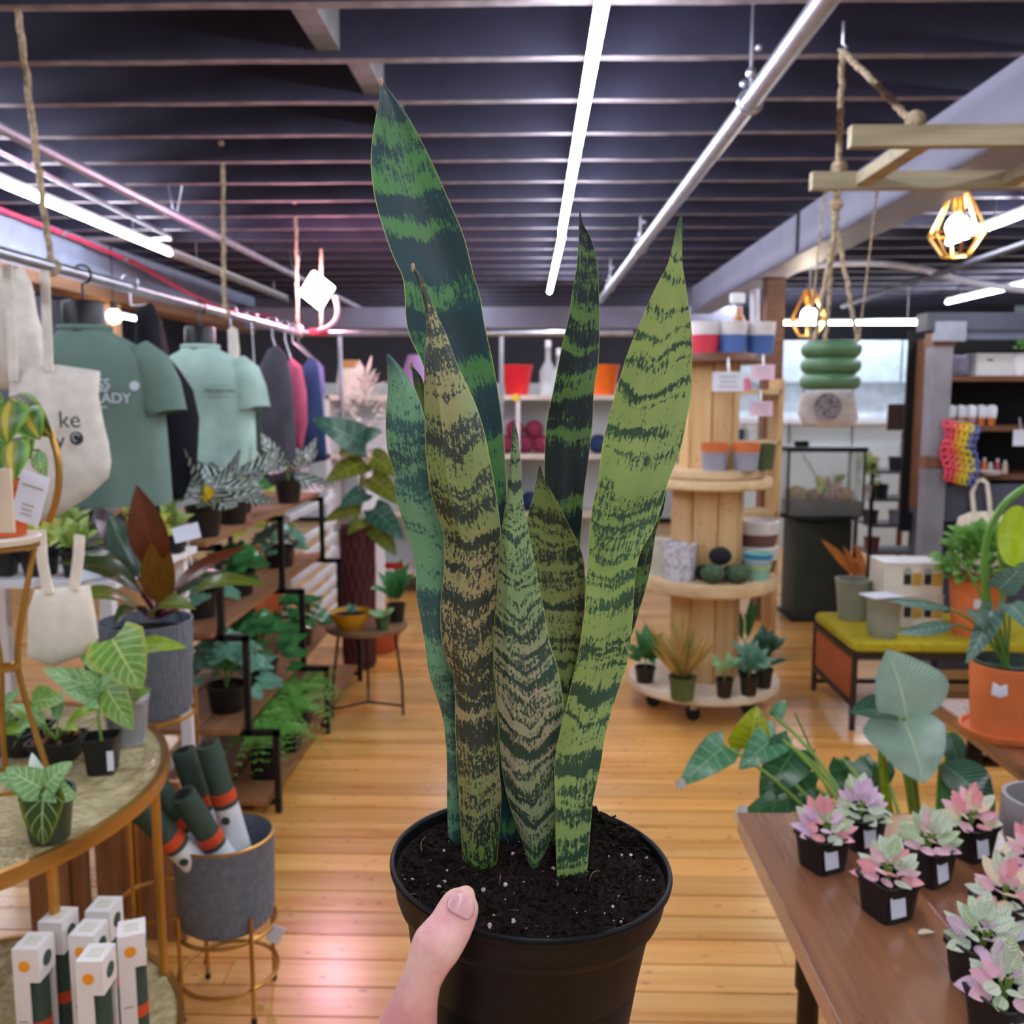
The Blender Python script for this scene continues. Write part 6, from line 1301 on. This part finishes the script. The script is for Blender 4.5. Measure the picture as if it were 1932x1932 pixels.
for a, b2, w_, m_, sh in (((1872, 1150, 2.0), (1822, 1252, 1.93), .06, lv_al, 'heart'), ((1885, 1110, 2.0), (1932, 1060, 1.95), .07, lv_al, 'heart'), ((1795, 1150, 2.0), (1675, 1132, 1.97), .022, lv_al, 'lance'), ((1800, 1180, 1.98), (1690, 1195, 1.93), .03, lv_al, 'lance'), ((1905, 1140, 1.97), (1940, 1190, 1.9), .07, lv_al, 'heart'), ((1860, 1180, 1.97), (1820, 1150, 1.92), .04, lv_al, 'heart'), ((1880, 1010, 2.0), (1948, 1018, 1.98), .135, lv_lime, 'round')):
    leaf_px(al, a, b2, w_, m_, sh, .008, (0, -1, .35), .1, .12 if sh == 'heart' else 0); A = at(*a); stem(al, bez(b6, b6.lerp(A, .45) + V(0, 0, .05), A, 8), .0028, M_greenstem)
stem(al, bez(b6, at(1795, 985, 2.0), at(1945, 915, 1.95), 14), .008, mat('thick_petiole', '#5a8a34', .4))
stem(al, bez(b6, at(1860, 1120, 2.0), at(1802, 1040, 1.98), 10), .003, mat('thick_petiole', '#5a8a34', .4))

# big-leaved floor plants behind the walnut table
P = V(.9, 1.97, 0); bp = thing('bird_of_paradise', 'large plant with broad silvery green leaves standing on the floor behind the walnut table', 'potted plant', P)
roundpot(bp, P, .1, .08, .26, M_blackpl); b7 = P + V(0, 0, .24)
lv_bp = leafmat('strelitzia', '#7f9f94', '#b9cda6', .035, 24, .35, .8, rough=.28, var=.12); lv_bd = leafmat('strelitzia_dark', '#2f4f40', '#6f9a7a', .04, 14, .2, .8, rough=.25)
for a, b2, w_, m_, nr, fo in (((1712, 1365, 1.95), (1672, 1226, 1.99), .18, lv_bp, (.25, -1, .2), .42), ((1704, 1356, 1.93), (1742, 1478, 1.84), .19, lv_bp, (0, -1, .9), -.2), ((1690, 1350, 1.93), (1602, 1345, 1.9), .07, lv_bd, (0, -.6, 1), .3), ((1776, 1440, 1.93), (1876, 1535, 1.86), .11, lv_bd, (.2, -.8, 1), .2), ((1790, 1380, 1.99), (1812, 1450, 1.96), .05, lv_bd, (-.5, -1, .2), .2), ((1790, 1545, 1.9), (1775, 1470, 1.9), .05, lv_pep, (0, -1, .3), .2)):
    leaf_px(bp, a, b2, w_, m_, 'heart' if fo < 0 else 'ovate', .012, nr, fo, .12 if fo < 0 else 0, .015, rows=18); A = at(*a); stem(bp, bez(b7, V((b7.x + A.x) / 2, b7.y, (b7.z + A.z) / 2 + .05), A, 8), .006, M_greenstem)
stem(bp, [b7 + V(-.03, 0, 0), at(1672, 1520, 1.96), at(1660, 1380, 1.95)], [.016, .013, .007], mat('bright_stalk', '#7f9a1e', .35)); stem(bp, [b7, at(1720, 1500, 1.97), at(1710, 1365, 1.95)], [.012, .009, .006], mat('thick_petiole', '#5a8a34', .4))
P = V(.77, 1.76, 0); an = thing('floor_anthurium', 'dark green heart-leaved plant with one lime leaf leaning into the aisle', 'potted plant', P); roundpot(an, P, .085, .07, .30, M_blackpl); b8 = P + V(0, 0, .27)
lv_an = leafmat('anthurium_dark', '#2c5a34', '#5d8a52', .035, 6, .08, rough=.22); lv_am = leafmat('anthurium_mid', '#4f8560', '#8fb590', .04, 6, .1, rough=.25); lv_al2 = leafmat('anthurium_lime', '#8a9a18', '#b0bb3a', .04, 7, .1, rough=.3)
for a, b2, w_, m_ in (((1368, 1408, 1.95), (1282, 1482, 1.9), .085, lv_am), ((1412, 1412, 1.96), (1428, 1332, 1.97), .1, lv_al2), ((1466, 1388, 1.95), (1394, 1452, 1.9), .085, lv_am), ((1500, 1412, 1.93), (1435, 1512, 1.88), .11, lv_an), ((1540, 1488, 1.92), (1398, 1538, 1.84), .085, lv_an), ((1462, 1352, 2.0), (1482, 1322, 2.02), .035, lv_am), ((1600, 1440, 2.0), (1612, 1530, 1.96), .1, lv_an), ((1655, 1440, 2.02), (1640, 1520, 1.98), .08, lv_an), ((1590, 1432, 1.96), (1602, 1462, 1.94), .025, lv_an)):
    leaf_px(an, a, b2, w_, m_, 'heart', .012, (-.1, -1, .75), .14, .16); A = at(*a); stem(an, bez(b8, V((b8.x * .6 + A.x * .4), b8.y, A.z * .75 + b8.z * .25 + .06), A, 9), .004, M_greenstem)
stem(an, bez(b8, at(1545, 1440, 1.98), at(1500, 1345, 2.0), 9), .0025, M_greenstem)
M_dead = mat('dry_leaf_tip', '#b0a79c', .9)
for p, q in (((1290, 1470, 1.9), (1276, 1490, 1.89)), ((1408, 1520, 1.85), (1385, 1545, 1.83))): leaf_px(an, p, q, .022, M_dead, 'ovate', .002, name='dry_leaf_tip')
